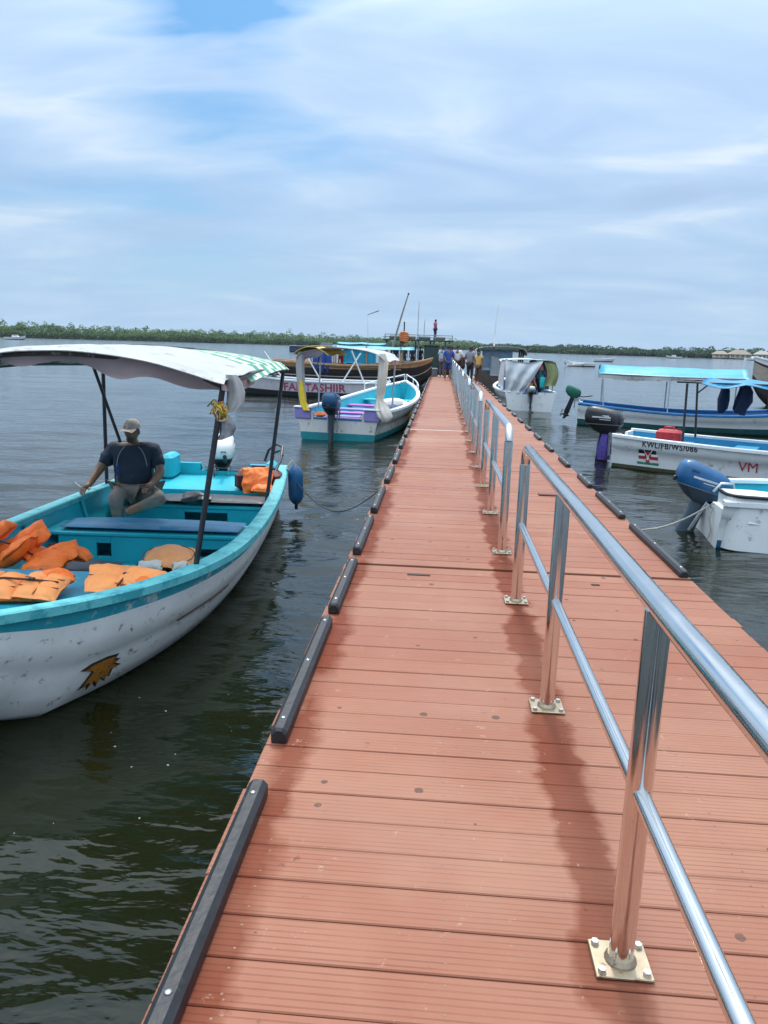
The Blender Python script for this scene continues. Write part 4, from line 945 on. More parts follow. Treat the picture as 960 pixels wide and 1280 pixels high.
bd = MB(); bd.sup(hc+hr@Vector((0, .058, -.085)), (.042, .036, .034), n=10, k=6, rot=hr); bd.build('beard', mat('grizzled_beard', (.06, .05, .045), .9, var=.5, scale=60, bump=.6, bscale=90), man)
t = MB(); hw = (Matrix.Translation(man.location)@Matrix.Rotation(R(192), 4, 'Z'))@J['haR']
t.tube([(hw.x-.03, hw.y-.02, hw.z+.015), (hw.x-.10, hw.y+.0, hw.z+.06)], .005, 6); tag(t.build('cigarette', mat('cigarette_paper', (.75, .74, .7), .7)), 'white cigarette held in the hand of the seated man', 'cigarette')
# ------------------------------------------------------------------ other boats
def sheet_canopy(boat, name, s0, s1, y0, y1, z, arch, mats, th=.008, sag=.03, seed=0, nu=16, nv=16, mi2=None, lip=.0, parent=None):
    def f(u, v):
        s = lerp(s0, s1, u); y = lerp(y0, y1, v); zz = z+arch*math.sin(math.pi*v)**.7-sag*abs(math.sin(math.pi*2*u))+.02*nz3(s*2, y*2, seed)
        if lip and (v < .001 or v > .999): zz -= lip*(1+.4*math.sin(11*u+seed))
        return (s, y, zz)
    m = MB(); m.sheet(f, nu, nv, th, 0, mi2); return m.build(name, mats, parent or boat)
def jug(label, loc, rz, m_, sc=1.0, cat='fuel tank', name='fuel_tank', group=None):
    t = thing(name, label, cat, loc, R(rz), group); x = MB(); x.box((0, 0, .14*sc), (.5*sc, .34*sc, .28*sc), b=.05*sc)
    for k in (-.12, .02, .14): x.box((k*sc, -.172*sc, .14*sc), (.07*sc, .02*sc, .2*sc), b=.008)
    x.build('tank', m_, t); MB().tube([(-.12*sc, 0, .27*sc), (-.10*sc, 0, .33*sc), (.08*sc, 0, .33*sc), (.10*sc, 0, .27*sc)], .018*sc, 8).build('handle', m_, t); MB().tube([(.17*sc, .05, .26*sc), (.17*sc, .05, .31*sc)], .035*sc, 10).build('cap', BLACK(), t)
red = mat('red_plastic', (.52, .03, .035), .45, var=.15, bump=.2)
purple = mat('purple_paint', (.26, .22, .52), .5, var=.12, dirt=(.35, .33, .55), dirt_amt=.4); pink = mat('magenta_bench_paint', (.42, .09, .42), .5, var=.2, scale=4)
teal = mat('teal_antifoul', (0.01, 0.24, 0.27), .5, var=.2, dirt=(.03, .10, .09), dirt_amt=.4)
# --- purple and turquoise boat
B = boat_root('white and turquoise boat with purple stern corners beside the pier', -2.42, 18.25, 81.5)
hB = Hull([(0, 1.02, .70, .90, -.2), (1.5, 1.10, .68, .95, -.25), (3.5, 1.10, .70, .92, -.28), (5.3, .98, .78, .7, -.25), (6.7, .70, .90, .4, -.15), (7.6, .38, 1.0, .12, .0), (8.1, .14, 1.06, .01, .4), (8.35, .03, 1.1, .006, .7)], 1.2, .55)
wB = mat('streaked_white_paint', (0.66, 0.66, 0.63), .5, var=.1, scale=3, dirt=(0.30, 0.30, 0.27), dirt_amt=.5, dirt_scale=4)
make_hull(B, hB, [.06, .22, .40, .55, .58, .78, 1.0], [1, 1, 1, 1, 0, 0, 0, 0, 0], [wB, teal], TURQ(), WHITE(), .15, (.03, .09), .045, 30, [wB, teal], .66, (.60, .13), tr_bands=[1, 1, 1, 0, 0, 0, 0, 0])
for sg in (-1, 1):
    m = MB(); m.box((.03, sg*.86, .61), (.16, .40, .26), b=.015); o = m.build('corner_block', purple, B)
    m = MB(); m.box((.02, sg*.86, .755), (.20, .44, .035), b=.01); m.build('corner_cap', WHITE(), o)
MB().box((-.005, 0, .50), (.03, 1.2, .05), b=.006).build('transom_stripe', mat('blue_stripe', (.03, .17, .42), .5), B)
for k, (s, z) in enumerate(((.75, .46), (1.6, .44), (2.5, .46), (3.5, .48), (4.5, .52))): thwart(B, hB, s, z, .42, .05, pink if k % 2 == 0 else purple)
thwart(B, hB, 5.8, .62, .5, .04, TURQ(), 'bow_locker')
pb = []
for k in range(7):
    s = 6.0+k*.38; pb.append(s)
for sg in (-1, 1):
    P = [(s, sg*max(0, hB.y(min(s, 8.3), hB.at(min(s, 8.3))[1])-.03), hB.at(min(s, 8.3))[1]+.22) for s in pb]; m = MB(); m.tube(P, .018, 8); m.build('bow_rail', WHITE(), B)
    for s in pb[::2]: m = MB(); y = sg*max(0, hB.y(s, hB.at(s)[1])-.03); m.tube([(s, y, hB.at(s)[1]), (s, y, hB.at(s)[1]+.22)], .016, 6); m.build('stanchion', WHITE(), B)
sheet_canopy(B, 'canopy_sheet', -.05, 1.7, -1.12, 1.04, 1.96, .22, [CANVAS()], .01, .03, 3, lip=.05)
sheet_canopy(B, 'yellow_cover', -.09, 1.6, .25, 1.08, 2.0, .17, [mat('yellow_tarpaulin', (.80, .62, .08), .7, var=.15, dirt=(.7, .66, .5), dirt_amt=.5, dirt_scale=3, bump=.4)], .01, .02, 9)
canopy_posts(B, [[(.1, .86, .5), (.05, .95, 2.0)], [(.15, -.86, .5), (.1, -1.02, 2.0)], [(1.6, .98, .6), (1.65, .95, 2.0)], [(1.6, -.98, .6), (1.65, -1.02, 2.0)]], .022, PIPEG())
m = MB(); drape(m, [(.1, -1.03, 2.06), (.12, -1.06, 1.85), (.1, -1.05, 1.5), (.12, -1.02, 1.2), (.15, -.98, .98), (.1, -1.05, .80), (.0, -1.15, .62), (-.02, -1.18, .50)], [.06, .10, .10, .09, .08, .16, .17, .07], 7, .22, 36, 2); m.build('hanging_cloth', mat('cream_cloth', (.66, .6, .52), .8, var=.12, scale=5, bump=.4, bscale=9), B)
m = MB(); drape(m, [(.05, .96, 2.05), (.06, .97, 1.7), (.06, .94, 1.3), (.08, .90, .95), (.05, .86, .66)], [.07, .09, .085, .08, .05], 5, .2, 24, 1); m.build('hanging_cloth', CANVAS(), B)
m = MB(); drape(m, [(.0, .92, 1.4), (.0, .90, 1.15), (.0, .86, .85), (-.03, .74, .68)], [.03, .06, .07, .09], 4, .25, 20, 4); m.build('yellow_cloth', mat('yellow_cloth', (.75, .52, .03), .75, bump=.4), B)
outboard(B, 'dark blue outboard motor on the boat with purple corners', (-.03, .10, .60), mat('dark_blue_cowl', (.012, .07, .16), .35, var=.2), 0, 6, 1.25, mat('dark_motor_leg', (.03, .045, .055), .45), None, False)
t = pillow(MB(), .8, .5, .3, 14, 12, .05, 3); tag(t.build('cloth_bundle', mat('pale_cloth', (.66, .62, .58), .8, bump=.4), None, tuple(wpos(B, (4.0, -.5, .62))), (0, 0, .4)), 'pale crumpled cloth heaped in the purple cornered boat', 'cloth')
t = pillow(MB(), .45, .25, .12, 12, 8, .02, 6); tag(t.build('life_jacket', ORANGE(), None, tuple(wpos(B, (.55, .6, .54))), (0, 0, 1.5)), 'orange life jacket on the stern bench of purple cornered boat', 'life jacket')
b_ = thing('buoy', 'yellow ball buoy squeezed between the turquoise boat and the pier', 'buoy', (-.86, 22.4, .02), 0)
MB().sup((0, 0, .2), (.19, .19, .2), n=16, k=10).build('ball', mat('yellow_buoy', (.55, .38, .08), .5, var=.25), b_); MB().tube([(0, 0, .38), (0, 0, .44)], .03, 8).build('eye', BLACK(), b_)

# --- white boat with red lettering behind it
C = boat_root('long white boat with red block lettering behind the purple cornered boat', -2.2, 33.3, 180)
hC = Hull([(0, .95, .72, .85, -.2), (2, 1.05, .70, .92, -.25), (4, 1.0, .72, .85, -.25), (5.4, .7, .82, .5, -.2), (6.3, .32, .95, .12, 0), (6.75, .03, 1.05, .006, .45)], 1.1)
blk = mat('black_boot_paint', (.015, .018, .02), .5); wC = mat('pale_hull_paint', (.62, .60, .62), .45, var=.08, dirt=(.4, .38, .4), dirt_amt=.4)
make_hull(C, hC, [.12, .3, .34, .6, .94, .97, 1.0], [1, 1, 1, 1, 1, 0, 0, 0, 1], [wC, blk], mat('grey_blue_interior', (.2, .23, .3), .5), WHITE(), .15, (.03, .09), .05)
redp = mat('red_letter_paint', (.40, .07, .16), .5, var=.4, scale=30)
lettering(C, hC, 'FANTASHIIR', 4.42, .29, .44, redp, 1, True, .008, 1.08, name='lettering', spacing=1.02, bold=.014)
MB().box((3, 0, .55), (.4, 1.7, .05), b=.01).build('thwart', mat('grey_bench', (.3, .32, .38), .5), C); MB().box((1.5, 0, .55), (.4, 1.7, .05), b=.01).build('thwart', MATS['grey_bench'], C)
canopy_posts(C, [[(4.4, .9, .7), (5.3, .6, 1.85)], [(2.8, .95, .7), (3.6, .9, 2.0)], [(1.0, .9, .7), (1.55, .9, 2.0)], [(1.9, .9, .72), (1.2, .6, 1.9)]], .03, mat('white_pipe', (.7, .7, .7), .5))
MB().tube([(5.9, 0, .9), (5.4, 0, 1.28), (4.6, 0, 1.40)], .02, 6).build('awning_spar', PIPE(), C)
def ftan(u, v): return (lerp(6.55, 5.5, u), lerp(-.5, .5, v)*(.5+.5*u), 1.08+.18*u-.16*abs(2*v-1)+.03*math.sin(8*u))
MB().sheet(ftan, 10, 8, .01).build('tan_cover', mat('tan_tarpaulin', (.46, .33, .2), .8, bump=.4), C)
outboard(C, 'dark outboard motor tilted up at the stern of the lettered boat', (5.0, .72, .84), BLACK(), 35, 0, .9, tiller=False)

# --- wooden dhow with turquoise awning
D = boat_root('brown wooden dhow with turquoise awning moored at the pier end', -9.2, 41.6, 3, 'dhow')
hD = Hull([(0, 1.1, 1.35, .95, -.3), (2, 1.35, 1.28, 1.15, -.4), (4, 1.45, 1.22, 1.2, -.4), (6, 1.25, 1.28, .95, -.35), (7.4, .75, 1.4, .4, -.2), (8.3, .3, 1.55, .05, .3), (8.7, .03, 1.68, .006, .8)], 1.0, .5)
wood = mat('varnished_planks', (.46, .27, .13), .55, var=.25, scale=5, dirt=(.15, .07, .03), dirt_amt=.5, dirt_scale=6, bump=.3); darkw = mat('tarred_wood', (.03, .024, .022), .7, var=.3); crm = mat('cream_stripe', (.62, .58, .5), .6)
make_hull(D, hD, [.2, .42, .47, .5, .56, .8, .97, 1.0], [1, 1, 1, 1, 1, 2, 1, 1, 0, 0], [wood, darkw, crm], mat('dhow_inside', (.12, .06, .035), .8), wood, .35, (.05, .1), .07)
for z in (.78, .93, 1.08):
    for sg in (-1,):
        P = [(s, sg*(hD.y(s, z)+.006), z+.02*math.sin(s)) for s in [.2+.4*k for k in range(19)]]; MB().tube(P, .012, 5).build('plank_seam', darkw, D)
for s in (1.0, 2.6, 4.2, 5.6): thwart(D, hD, s, 1.0, .4, .05, wood)
canopy_posts(D, [[(s, sg*1.0, 1.2), (s, sg*1.0, 2.18)] for s in (3.6, 5.2, 7.0) for sg in (-1, 1)], .04, wood)
sheet_canopy(D, 'awning', 3.4, 7.7, -1.15, 1.15, 2.12, .10, [TARPT()], .015, .04, 2, lip=.05)
sheet_canopy(D, 'upper_awning', 3.6, 6.2, -.2, 1.2, 2.30, .08, [TARPT()], .015, .03, 8)
m = MB(); m.sheet(lambda u, v: (lerp(4.0, 5.7, u), -1.02+.05*math.sin(20*u), lerp(2.1, 1.25, v)+.05*math.sin(6*u)*v), 24, 8, .012); m.build('side_curtain', mat('blue_turquoise_tarp', (.01, .27, .42), .6, bump=.4), D)
for k, (s, z) in enumerate(((2.6, 2.05), (2.95, 2.05), (3.2, 2.0))):
    m = MB(); drape(m, [(s, -1.2, z), (s, -1.25, z-.4), (s+.03, -1.3, z-.9), (s, -1.28, z-1.25)], [.06, .16, .19, .12], 5, .25, 22, k); m.build('hanging_cloth', cloth('deep_blue', (.015, .06, .26)), D)
MB().tube([(2.3, -1.15, 2.1), (3.5, -1.1, 2.12)], .03, 6).build('drying_line', wood, D)
canopy_posts(D, [[(2.3, -1.0, 1.2), (2.3, -1.15, 2.12)], [(3.5, -1.0, 1.2), (3.5, -1.1, 2.12)]], .03, wood)
def ball(label, loc, r, m_, group=None, squash=1):
    t = thing('fishing_float', label, 'float', loc, 0, group); MB().sup((0, 0, r*squash), (r, r, r*squash), n=14, k=9).build('ball', m_, t); MB().tube([(0, 0, 2*r*squash-.02), (0, 0, 2*r*squash+.07)], r*.15, 6).build('eye', BLACK(), t); return t
ofl = mat('faded_orange_float', (.62, .24, .13), .6, var=.2)
for lab, s, y, z, r in (('round orange float near the stern of the dhow under the yellow canopy', 1.75, -.9, 1.2, .26), ('left of two orange floats on the dhow beyond the cream cloth', 6.2, -.85, 1.05, .27), ('right of two orange floats on the dhow beyond the cream cloth', 6.75, -.7, 1.05, .25)):
    ball(lab, tuple(wpos(D, (s, y, z))), r, ofl, 'orange floats on the dhow')
    MB().box((s, y, z-.03), (.6, .6, .05), b=.01).build('float_shelf', wood, D)
spar = thing('yard', 'long bare wooden yard slanting up above the dhow', 'spar', tuple(wpos(D, (6.55, .3, 1.6))), R(3)); MB().tube([(-.25, 0, -.6), (0, 0, .6), (.42, 0, 2.2), (.75, 0, 3.35)], [.05, .055, .045, .03], 8).build('pole', mat('weathered_spar', (.25, .22, .19), .8), spar); MB().sup((.76, 0, 3.36), (.05, .05, .06)).build('tip_binding', darkw, spar)
sp2 = thing('yard', 'short yard tip showing in the sky left of the long yard', 'spar', (-4.05, 42, 1.2), 0); MB().tube([(.1, 0, 0), (.06, 0, 1.35), (.0, 0, 2.65)], [.03, .012, .0025], 6).build('mast', mat('grey_rigging', (.3, .32, .34), .7), sp2); MB().tube([(.0, 0, 2.62), (.6, 0, 2.85)], [.02, .035], 6).build('boom', MATS['weathered_spar'], sp2)
per = [('person in a red shirt standing amidships on the dhow', 3.95, -.55, (.45, .03, .02)), ('person in a dark shirt standing beside the red shirted one', 4.25, -.3, (.05, .03, .05))]
for lab, s, y, col in per: person(lab, tuple(wpos(D, (s, y, .36))), R(200), None, cloth('d%.2f' % s, col), cloth('dark', (.02, .02, .025)), .6, sc=.92)

# --- two-deck ferry behind the pier end with a man on its roof
E_ = boat_root('two deck passenger boat with dark roof beyond the pier end', -4.6, 62, 6, 'ferry')
hE = Hull([(0, 1.6, 1.2, 1.4, -.3), (2, 1.8, 1.1, 1.5, -.4), (4, 1.7, 1.15, 1.4, -.4), (5.3, 1.1, 1.3, .6, -.2), (6.1, .3, 1.5, .02, .3), (6.5, .03, 1.6, .006, .7)])
make_hull(E_, hE, [.3, .5, .75, 1.0], [0, 0, 0, 1, 0, 1], [darkw, mat('maroon_hull', (.14, .03, .03), .6)], darkw, mat('grey_gunwale', (.3, .32, .34), .6), .5)
MB().box((2.6, 0, 2.72), (5.4, 3.4, .10), b=.02).build('roof', mat('dark_green_roof', (.05, .09, .075), .7, var=.3), E_)
canopy_posts(E_, [[(s, sg*1.5, 1.1), (s, sg*1.5, 2.68)] for s in (.2, 1.4, 2.6, 3.8, 5.0) for sg in (-1, 1)], .06, mat('grey_post', (.2, .22, .22), .6))
for z in (2.95, 3.12): MB().tube([(0, -1.65, z), (5.2, -1.65, z)], .03, 6).build('roof_rail', MATS['grey_post'], E_)
for s in (0, 1.3, 2.6, 3.9, 5.2): MB().tube([(s, -1.65, 2.75), (s, -1.65, 3.14)], .03, 6).build('rail_post', MATS['grey_post'], E_)
rnd = random.Random(8)
for k in range(4):
    x = .8+k*1.15; MB().box((x, -.9, 2.9), (.9, .7, .26), b=.04).build('roof_bundle', cloth('bundle%d' % (k % 2), ((.10, .12, .10), (.18, .15, .10))[k % 2]), E_)
for k in range(6):
    person(('%s dark clothed passenger under the ferry roof, counted from the left' % ('first', 'second', 'third', 'fourth', 'fifth', 'sixth')[k]), tuple(wpos(E_, (.9+k*.65, -.8+rnd.uniform(-.3, .3), .52))), R(180+rnd.uniform(-40, 40)), None, cloth('pas%d' % (k % 3), ((.03, .03, .04), (.05, .03, .03), (.02, .04, .06))[k % 3]), cloth('dark', (.02, .02, .025)), .6, group='passengers on the ferry')
person('man in a pink shirt standing on the ferry roof against the sky', tuple(wpos(E_, (3.95, -.45, 2.78))), R(-60), dict(elL=(-.3, .05, 1.16), wrL=(-.14, .16, 1.05), haL=(-.1, .18, 1.02)), cloth('pink', (.5, .12, .22)), cloth('navy_tr', (.03, .04, .08)), .6, sc=.92)
t = thing('float_cluster', 'cluster of orange ring floats hung on the roof edge pole', 'float', tuple(wpos(E_, (1.45, -1.75, 2.62))), 0)
for k in range(6):
    m = MB(); a0 = k; m.tube([(.30*math.cos(a)*(1-.06*abs(k-2.5)), .30*math.sin(a), .12*k+.04*math.sin(2*a+k)) for a in [q*math.pi/8 for q in range(17)]], .10, 8); m.build('ring', mat('orange_ring_float', (.62, .18, .06), .6, var=.25), t)
MB().tube([(0, 0, -.2), (0, 0, 1.45)], .05, 6).build('pole', darkw, t)
for lab, s, hgt in (('tall thin aerial standing on the ferry roof', 2.6, 2.9), ('short thin aerial on the ferry roof', 3.1, 1.6)):
    t = thing('aerial', lab, 'aerial', tuple(wpos(E_, (s, -.4, 2.76))), 0); MB().tube([(0, 0, 0), (0, 0, hgt*.7), (.03, 0, hgt)], [.03, .025, .012], 6).build('rod', MATS['grey_rigging'], t); MB().box((0, 0, .05), (.15, .15, .1)).build('foot', darkw, t)
# landing platform and green cabinet at the end of the pier
lp = thing('landing_platform', 'wide dark landing platform closing the far end of the pier', 'platform', (0, 46.3, 0)); MB().box((.2, 0, .45), (5.6, 2.6, .28), b=.03).build('deck', mat('grey_platform', (.2, .2, .2), .7), lp)
for x in (-2.2, 2.4): MB().box((x, 0, .05), (.8, 2.4, .6), b=.08).build('pontoon', float_m, lp)
gc = thing('cabinet', 'dark green upright cabinet at the left of the pier end', 'cabinet', (-.62, 45.6, .59)); MB().box((0, 0, .85), (.85, .6, 1.7), b=.03).build('body', mat('dark_green_cabinet', (.02, .05, .045), .6, var=.3), gc); MB().box((0, -.31, .85), (.7, .03, 1.45), b=.01).build('door', MATS['dark_green_cabinet'], gc); MB().box((0, 0, 1.74), (.95, .7, .06), b=.01).build('top', darkw, gc)
bx = thing('locker', 'low pale grey locker standing before the green cabinet', 'locker', (-.75, 44.6, .59)); MB().box((0, 0, .22), (1.0, .45, .44), b=.03).build('body', mat('grey_locker', (.14, .18, .2), .6), bx); MB().box((0, 0, .46), (1.06, .5, .05), b=.012).build('lid', mat('locker_lid', (.5, .55, .56), .5), bx)

# --- white boat with silver tarpaulin on the right
F_ = boat_root('white boat hung with a silver tarpaulin moored right of the pier', 3.35, 29.3, 92)
hF = Hull([(0, .92, .72, .82, -.2), (2, 1.0, .7, .88, -.25), (4, .95, .74, .75, -.22), (5.5, .6, .84, .4, -.15), (6.4, .25, .95, .05, .05), (6.8, .03, 1.0, .006, .5)], 1.1, .6)
make_hull(F_, hF, [.1, .35, .6, .63, .8, 1.0], [1, 1, 1, 0, 0, 0, 0, 0], [WHITE(), blk], mat('blue_interior', (.02, .10, .22), .5), WHITE(), .15, (.035, .09), .05, 26, [WHITE()], .70, (.3, .08))
thwart(F_, hF, .8, .5, .4, .05, WHITE())
sheet_canopy(F_, 'canopy_sheet', .1, 2.8, -.88, .95, 1.86, .05, [mat('pale_teal_tarp', (.42, .6, .6), .6, bump=.3)], .012, .02, 1, lip=.05)
canopy_posts(F_, [[(.12, .9, .7), (.12, .94, 1.86)], [(.12, -.82, .7), (.12, -.86, 1.86)], [(2.7, .9, .7), (2.7, .94, 1.86)], [(2.7, -.9, .7), (2.7, -.88, 1.86)]], .022, PIPEG())
sil = mat('silver_tarpaulin', (.62, .65, .67), .38, .25, var=.15, scale=3, bump=.5, bscale=5)
def fs(u, v):
    y = lerp(1.0, -.42, u); zt = 1.90-.12*math.sin(math.pi*u); zb = lerp(.70, .66, u); y2 = lerp(y, .95-.72*u, v)
    fold = .05*math.sin(15*u+4*v)*(.3+v)+.03*nz3(u*5, v*4)
    return (.02-fold-.06*math.sin(math.pi*v), y2, lerp(zt, zb, v))
MB().sheet(fs, 40, 16, .01).build('silver_tarpaulin', sil, F_)
def fs2(u, v): return (lerp(.02, 1.6, u), .98+.03*math.sin(12*u+3*v)+.04*v, lerp(1.86, .75+.1*u, v))
MB().sheet(fs2, 20, 10, .01).build('side_tarpaulin', sil, F_)
def fo(u, v): return (-.06+.08*math.sin(9*u)*v+.03*nz3(u*6, v*3), lerp(-.42, -.84, u)-.05*v-.12*math.sin(math.pi*v), lerp(1.82, .95, v))
MB().sheet(fo, 16, 12, .012).build('olive_raincoat', cloth('olive', (.27, .29, .13)), F_)
def fm(u, v): return (1.1, lerp(-.05, -.86, u), lerp(1.85, .75, v)+.02*math.sin(9*u))
MB().sheet(fm, 12, 10, .01).build('dark_curtain', cloth('net_grey', (.05, .07, .085)), F_)
MB().sheet(lambda u, v: (.05+.03*math.sin(10*u), lerp(-.22, -.36, u)-.1*v, lerp(1.84, .9, v)), 8, 10, .01).build('teal_strip', cloth('teal', (.01, .16, .2)), F_)
outboard(F_, 'silver and dark outboard motor on the boat with silver tarpaulin', (-.03, .0, .58), SILV(), 0, 0, .85, BLACK(), None, False)
person('bending person in dark blue behind the outboard of the tarpaulin boat', tuple(wpos(F_, (.42, -.30, .15))), R(190), dict(spine=(0, .08, 1.05), chest=(0, .2, 1.2), neck=(0, .28, 1.3), head=(0, .36, 1.40), shL=(-.18, .22, 1.27), shR=(.18, .22, 1.27), elL=(-.24, .35, 1.0), wrL=(-.16, .42, .8), haL=(-.14, .44, .74), elR=(.24, .35, 1.0), wrR=(.18, .42, .8), haR=(.16, .44, .74)), cloth('indigo', (.03, .03, .14)), cloth('dark', (.02, .02, .025)), .7, hairc=cloth('red_scarf', (.4, .03, .03)))
for lab, s, y, z, col, sz in (('orange yellow bag on the stern of the tarpaulin boat', .18, .02, .74, (.75, .33, .06), (.24, .18, .3)), ('turquoise bag hanging beside the bending person', .02, -.42, .86, (.02, .42, .45), (.2, .12, .42)), ('pink bag above the orange one on the tarpaulin boat', .32, -.06, .98, (.65, .06, .2), (.22, .18, .18)), ('dark red bag at the foot of the silver tarpaulin', .22, .24, .72, (.25, .03, .04), (.22, .2, .28))):
    t = thing('bag', lab, 'bag', tuple(wpos(F_, (s, y, z))), R(92)); pillow(MB(), sz[2], sz[0], sz[1], 12, 10, .03, y, 0, (1, 1), T4((0, 0, sz[2]/2), 0, 90, 0)).build('sack', cloth('bag%.2f' % col[0], col), t); MB().tube([(0, -.05, sz[2]-.02), (0, 0, sz[2]+.06), (0, .05, sz[2]-.02)], .012, 6).build('handle', cloth('bag%.2f' % col[0], col), t)

# --- dark launch with white bimini behind it
G_ = boat_root('dark wooden launch with white arched roof behind the tarpaulin boat', 3.0, 40.4, 88, 'launch')
hG = Hull([(0, 1.15, .9, 1.0, -.3), (2, 1.3, .85, 1.1, -.35), (4, 1.2, .9, .9, -.3), (5.6, .75, 1.05, .4, -.2), (6.6, .3, 1.2, .03, .2), (7, .03, 1.3, .006, .6)])
make_hull(G_, hG, [.3, .55, .8, 1.0], [0]*6, [mat('brown_launch_hull', (.075, .05, .04), .6, var=.3)], darkw, mat('brown_gunwale', (.13, .09, .07), .6), .4)
canopy_posts(G_, [[(s, sg*1.1, .9), (s, sg*1.15, 2.3)] for s in (.2, 1.8, 3.4) for sg in (-1, 1)], .045, PIPE())
def bim(u, v):
    a = math.pi*v; return (lerp(-.1, 3.7, u), 1.32*math.cos(a)*(1 if abs(math.cos(a)) < .97 else 1), 1.95+.45*math.sin(a)**.45)
MB().sheet(lambda u, v: bim(1-u, v), 12, 24, .03).build('arched_roof', CANVAS(), G_)
MB().sheet(lambda u, v: (.25+.02*math.sin(14*u), lerp(.95, -.6, u), lerp(2.2, 1.15, v)), 10, 6, .012).build('windscreen', mat('blue_grey_screen', (.12, .22, .30), .25, var=.2), G_)
MB().sheet(lambda u, v: (.15+.05*math.sin(12*u), lerp(.5, -1.0, u), lerp(2.0-.5*u, .85, v)), 16, 8, .012).build('grey_sheet', mat('grey_plastic_sheet', (.30, .34, .37), .5, bump=.5, bscale=5), G_)
t = thing('mast', 'thin white mast rising behind the tarpaulin boat', 'mast', tuple(wpos(G_, (.8, .35, .4)))); MB().tube([(0, 0, 0), (0, 0, 2.1), (.02, 0, 3.1), (.12, 0, 4.1)], [.045, .045, .03, .012], 8).build('pole', mat('white_mast', (.75, .77, .78), .4), t); MB().box((0, 0, .05), (.3, .3, .1)).build('step', darkw, t)
# --- blue and white boat with the long turquoise canopy
G = boat_root('long blue and white boat under a turquoise canopy on the right', 4.45, 25.1, -13)
hH = Hull([(0, .85, .70, .75, -.15), (1.2, .95, .60, .85, -.22), (3, 1.05, .52, .9, -.25), (5, 1.0, .58, .8, -.22), (6.6, .7, .78, .42, -.15), (7.6, .3, .98, .06, .1), (8.1, .03, 1.1, .006, .6)], 1.15, .6)
navyp = mat('navy_stripe', (.012, .02, .05), .4); bluei = mat('blue_interior_paint', (.012, .13, .36), .4, var=.15, dirt=(.02, .25, .45), dirt_amt=.45); green_b = mat('dark_green_antifoul', (.012, .08, .08), .5, var=.3)
make_hull(G, hH, [.08, .2, .3, .6, .64, .86, .9, 1.0], [1, 1, 1, 1, 1, 0, 0, 0, 0, 2], [WHITE(), green_b, navyp], bluei, mat('blue_gunwale', (.03, .20, .45), .4, var=.15), .12, (.02, .09), .035, 30, [WHITE()], .66, (.25, .1))
for s in (1.0, 2.4, 3.8, 5.2): thwart(G, hH, s, .40, .35, .04, bluei)
sheet_canopy(G, 'canopy_sheet', .55, 4.75, -.78, 1.02, 1.60, .26, [TARPT()], .012, .02, 4, 24, 16)
def vl(u, v): return (lerp(.55, 4.75, u), -.80-.02*math.sin(20*u)*v, 1.60-.02*abs(math.sin(2*math.pi*u))-.005-(.13+.03*math.sin(6*u))*v)
MB().sheet(vl, 40, 5, .01).build('valance', CANVAS(), G)
MB().sheet(lambda u, v: (.54-.03*math.sin(6*v), lerp(-.78, 1.0, v), 1.60+.26*math.sin(math.pi*v)**.7-.12*u), 4, 16, .01).build('end_valance', mat('dark_teal_tarp', (.01, .14, .18), .6), G)
canopy_posts(G, [[(.62, 1.0-.15, .6), (.60, .95, 1.62)], [(.75, -.85, .6), (.65, -.76, 1.60)], [(2.6, -.95, .52), (2.6, -.78, 1.58)], [(2.6, .95, .52), (2.6, .98, 1.6)], [(4.65, -.92, .55), (4.65, -.78, 1.6)], [(4.65, .92, .55), (4.65, .98, 1.6)]], .02, PIPEG())
MB().tube([(.6, .95, 1.62), (.65, -.76, 1.61), (2.6, -.78, 1.585), (4.65, -.78, 1.6), (4.65, .98, 1.62)], .018, 8).build('roof_frame', PIPEG(), G)
ltr = mat('black_letter_paint', (.02, .022, .03), .5)
lettering(G, hH, 'IHARIHTI', .75, .47, .15, ltr, -1, False, .008, .95); lettering(G, hH, 'OZ', 5.62, .30, .34, ltr, -1, False, .008, 1.5, .2, bold=.008)
# forward awning with hanging gear
sheet_canopy(G, 'fore_awning', 5.55, 7.0, -.8, .8, 1.52, .08, [mat('blue_awning', (.02, .17, .36), .6, var=.2, bump=.4)], .012, .02, 6, lip=.1)
canopy_posts(G, [[(5.6, -.75, .65), (5.6, -.75, 1.5)], [(5.6, .75, .65), (5.6, .75, 1.5)], [(6.9, -.5, .8), (6.9, -.7, 1.5)], [(6.9, .5, .8), (6.9, .7, 1.5)]], .02, PIPE())
MB().sheet(lambda u, v: (5.58+.05*math.sin(9*u+4*v), lerp(-.76, .7, u), lerp(1.48, .72, v)), 14, 8, .012).build('dark_curtain', cloth('dark_green_cloth', (.012, .03, .035)), G)
m = MB(); drape(m, [(5.85, -.80, 1.4), (5.85, -.83, 1.2), (5.87, -.83, .95), (5.85, -.80, .72)], [.06, .13, .15, .10], 4, .15, 20, 2); m.build('red_jacket', cloth('red', (.5, .03, .03)), G)
gr = mat('green_canvas_cover', (.012, .13, .085), .7, var=.25, scale=7, bump=.5, bscale=10)
outboard(G, 'outboard motor under a green canvas cover, tilted clear of the water', (-.12, .1, .74), gr, 14, 0, .85, BLACK(), gr, True, gr)
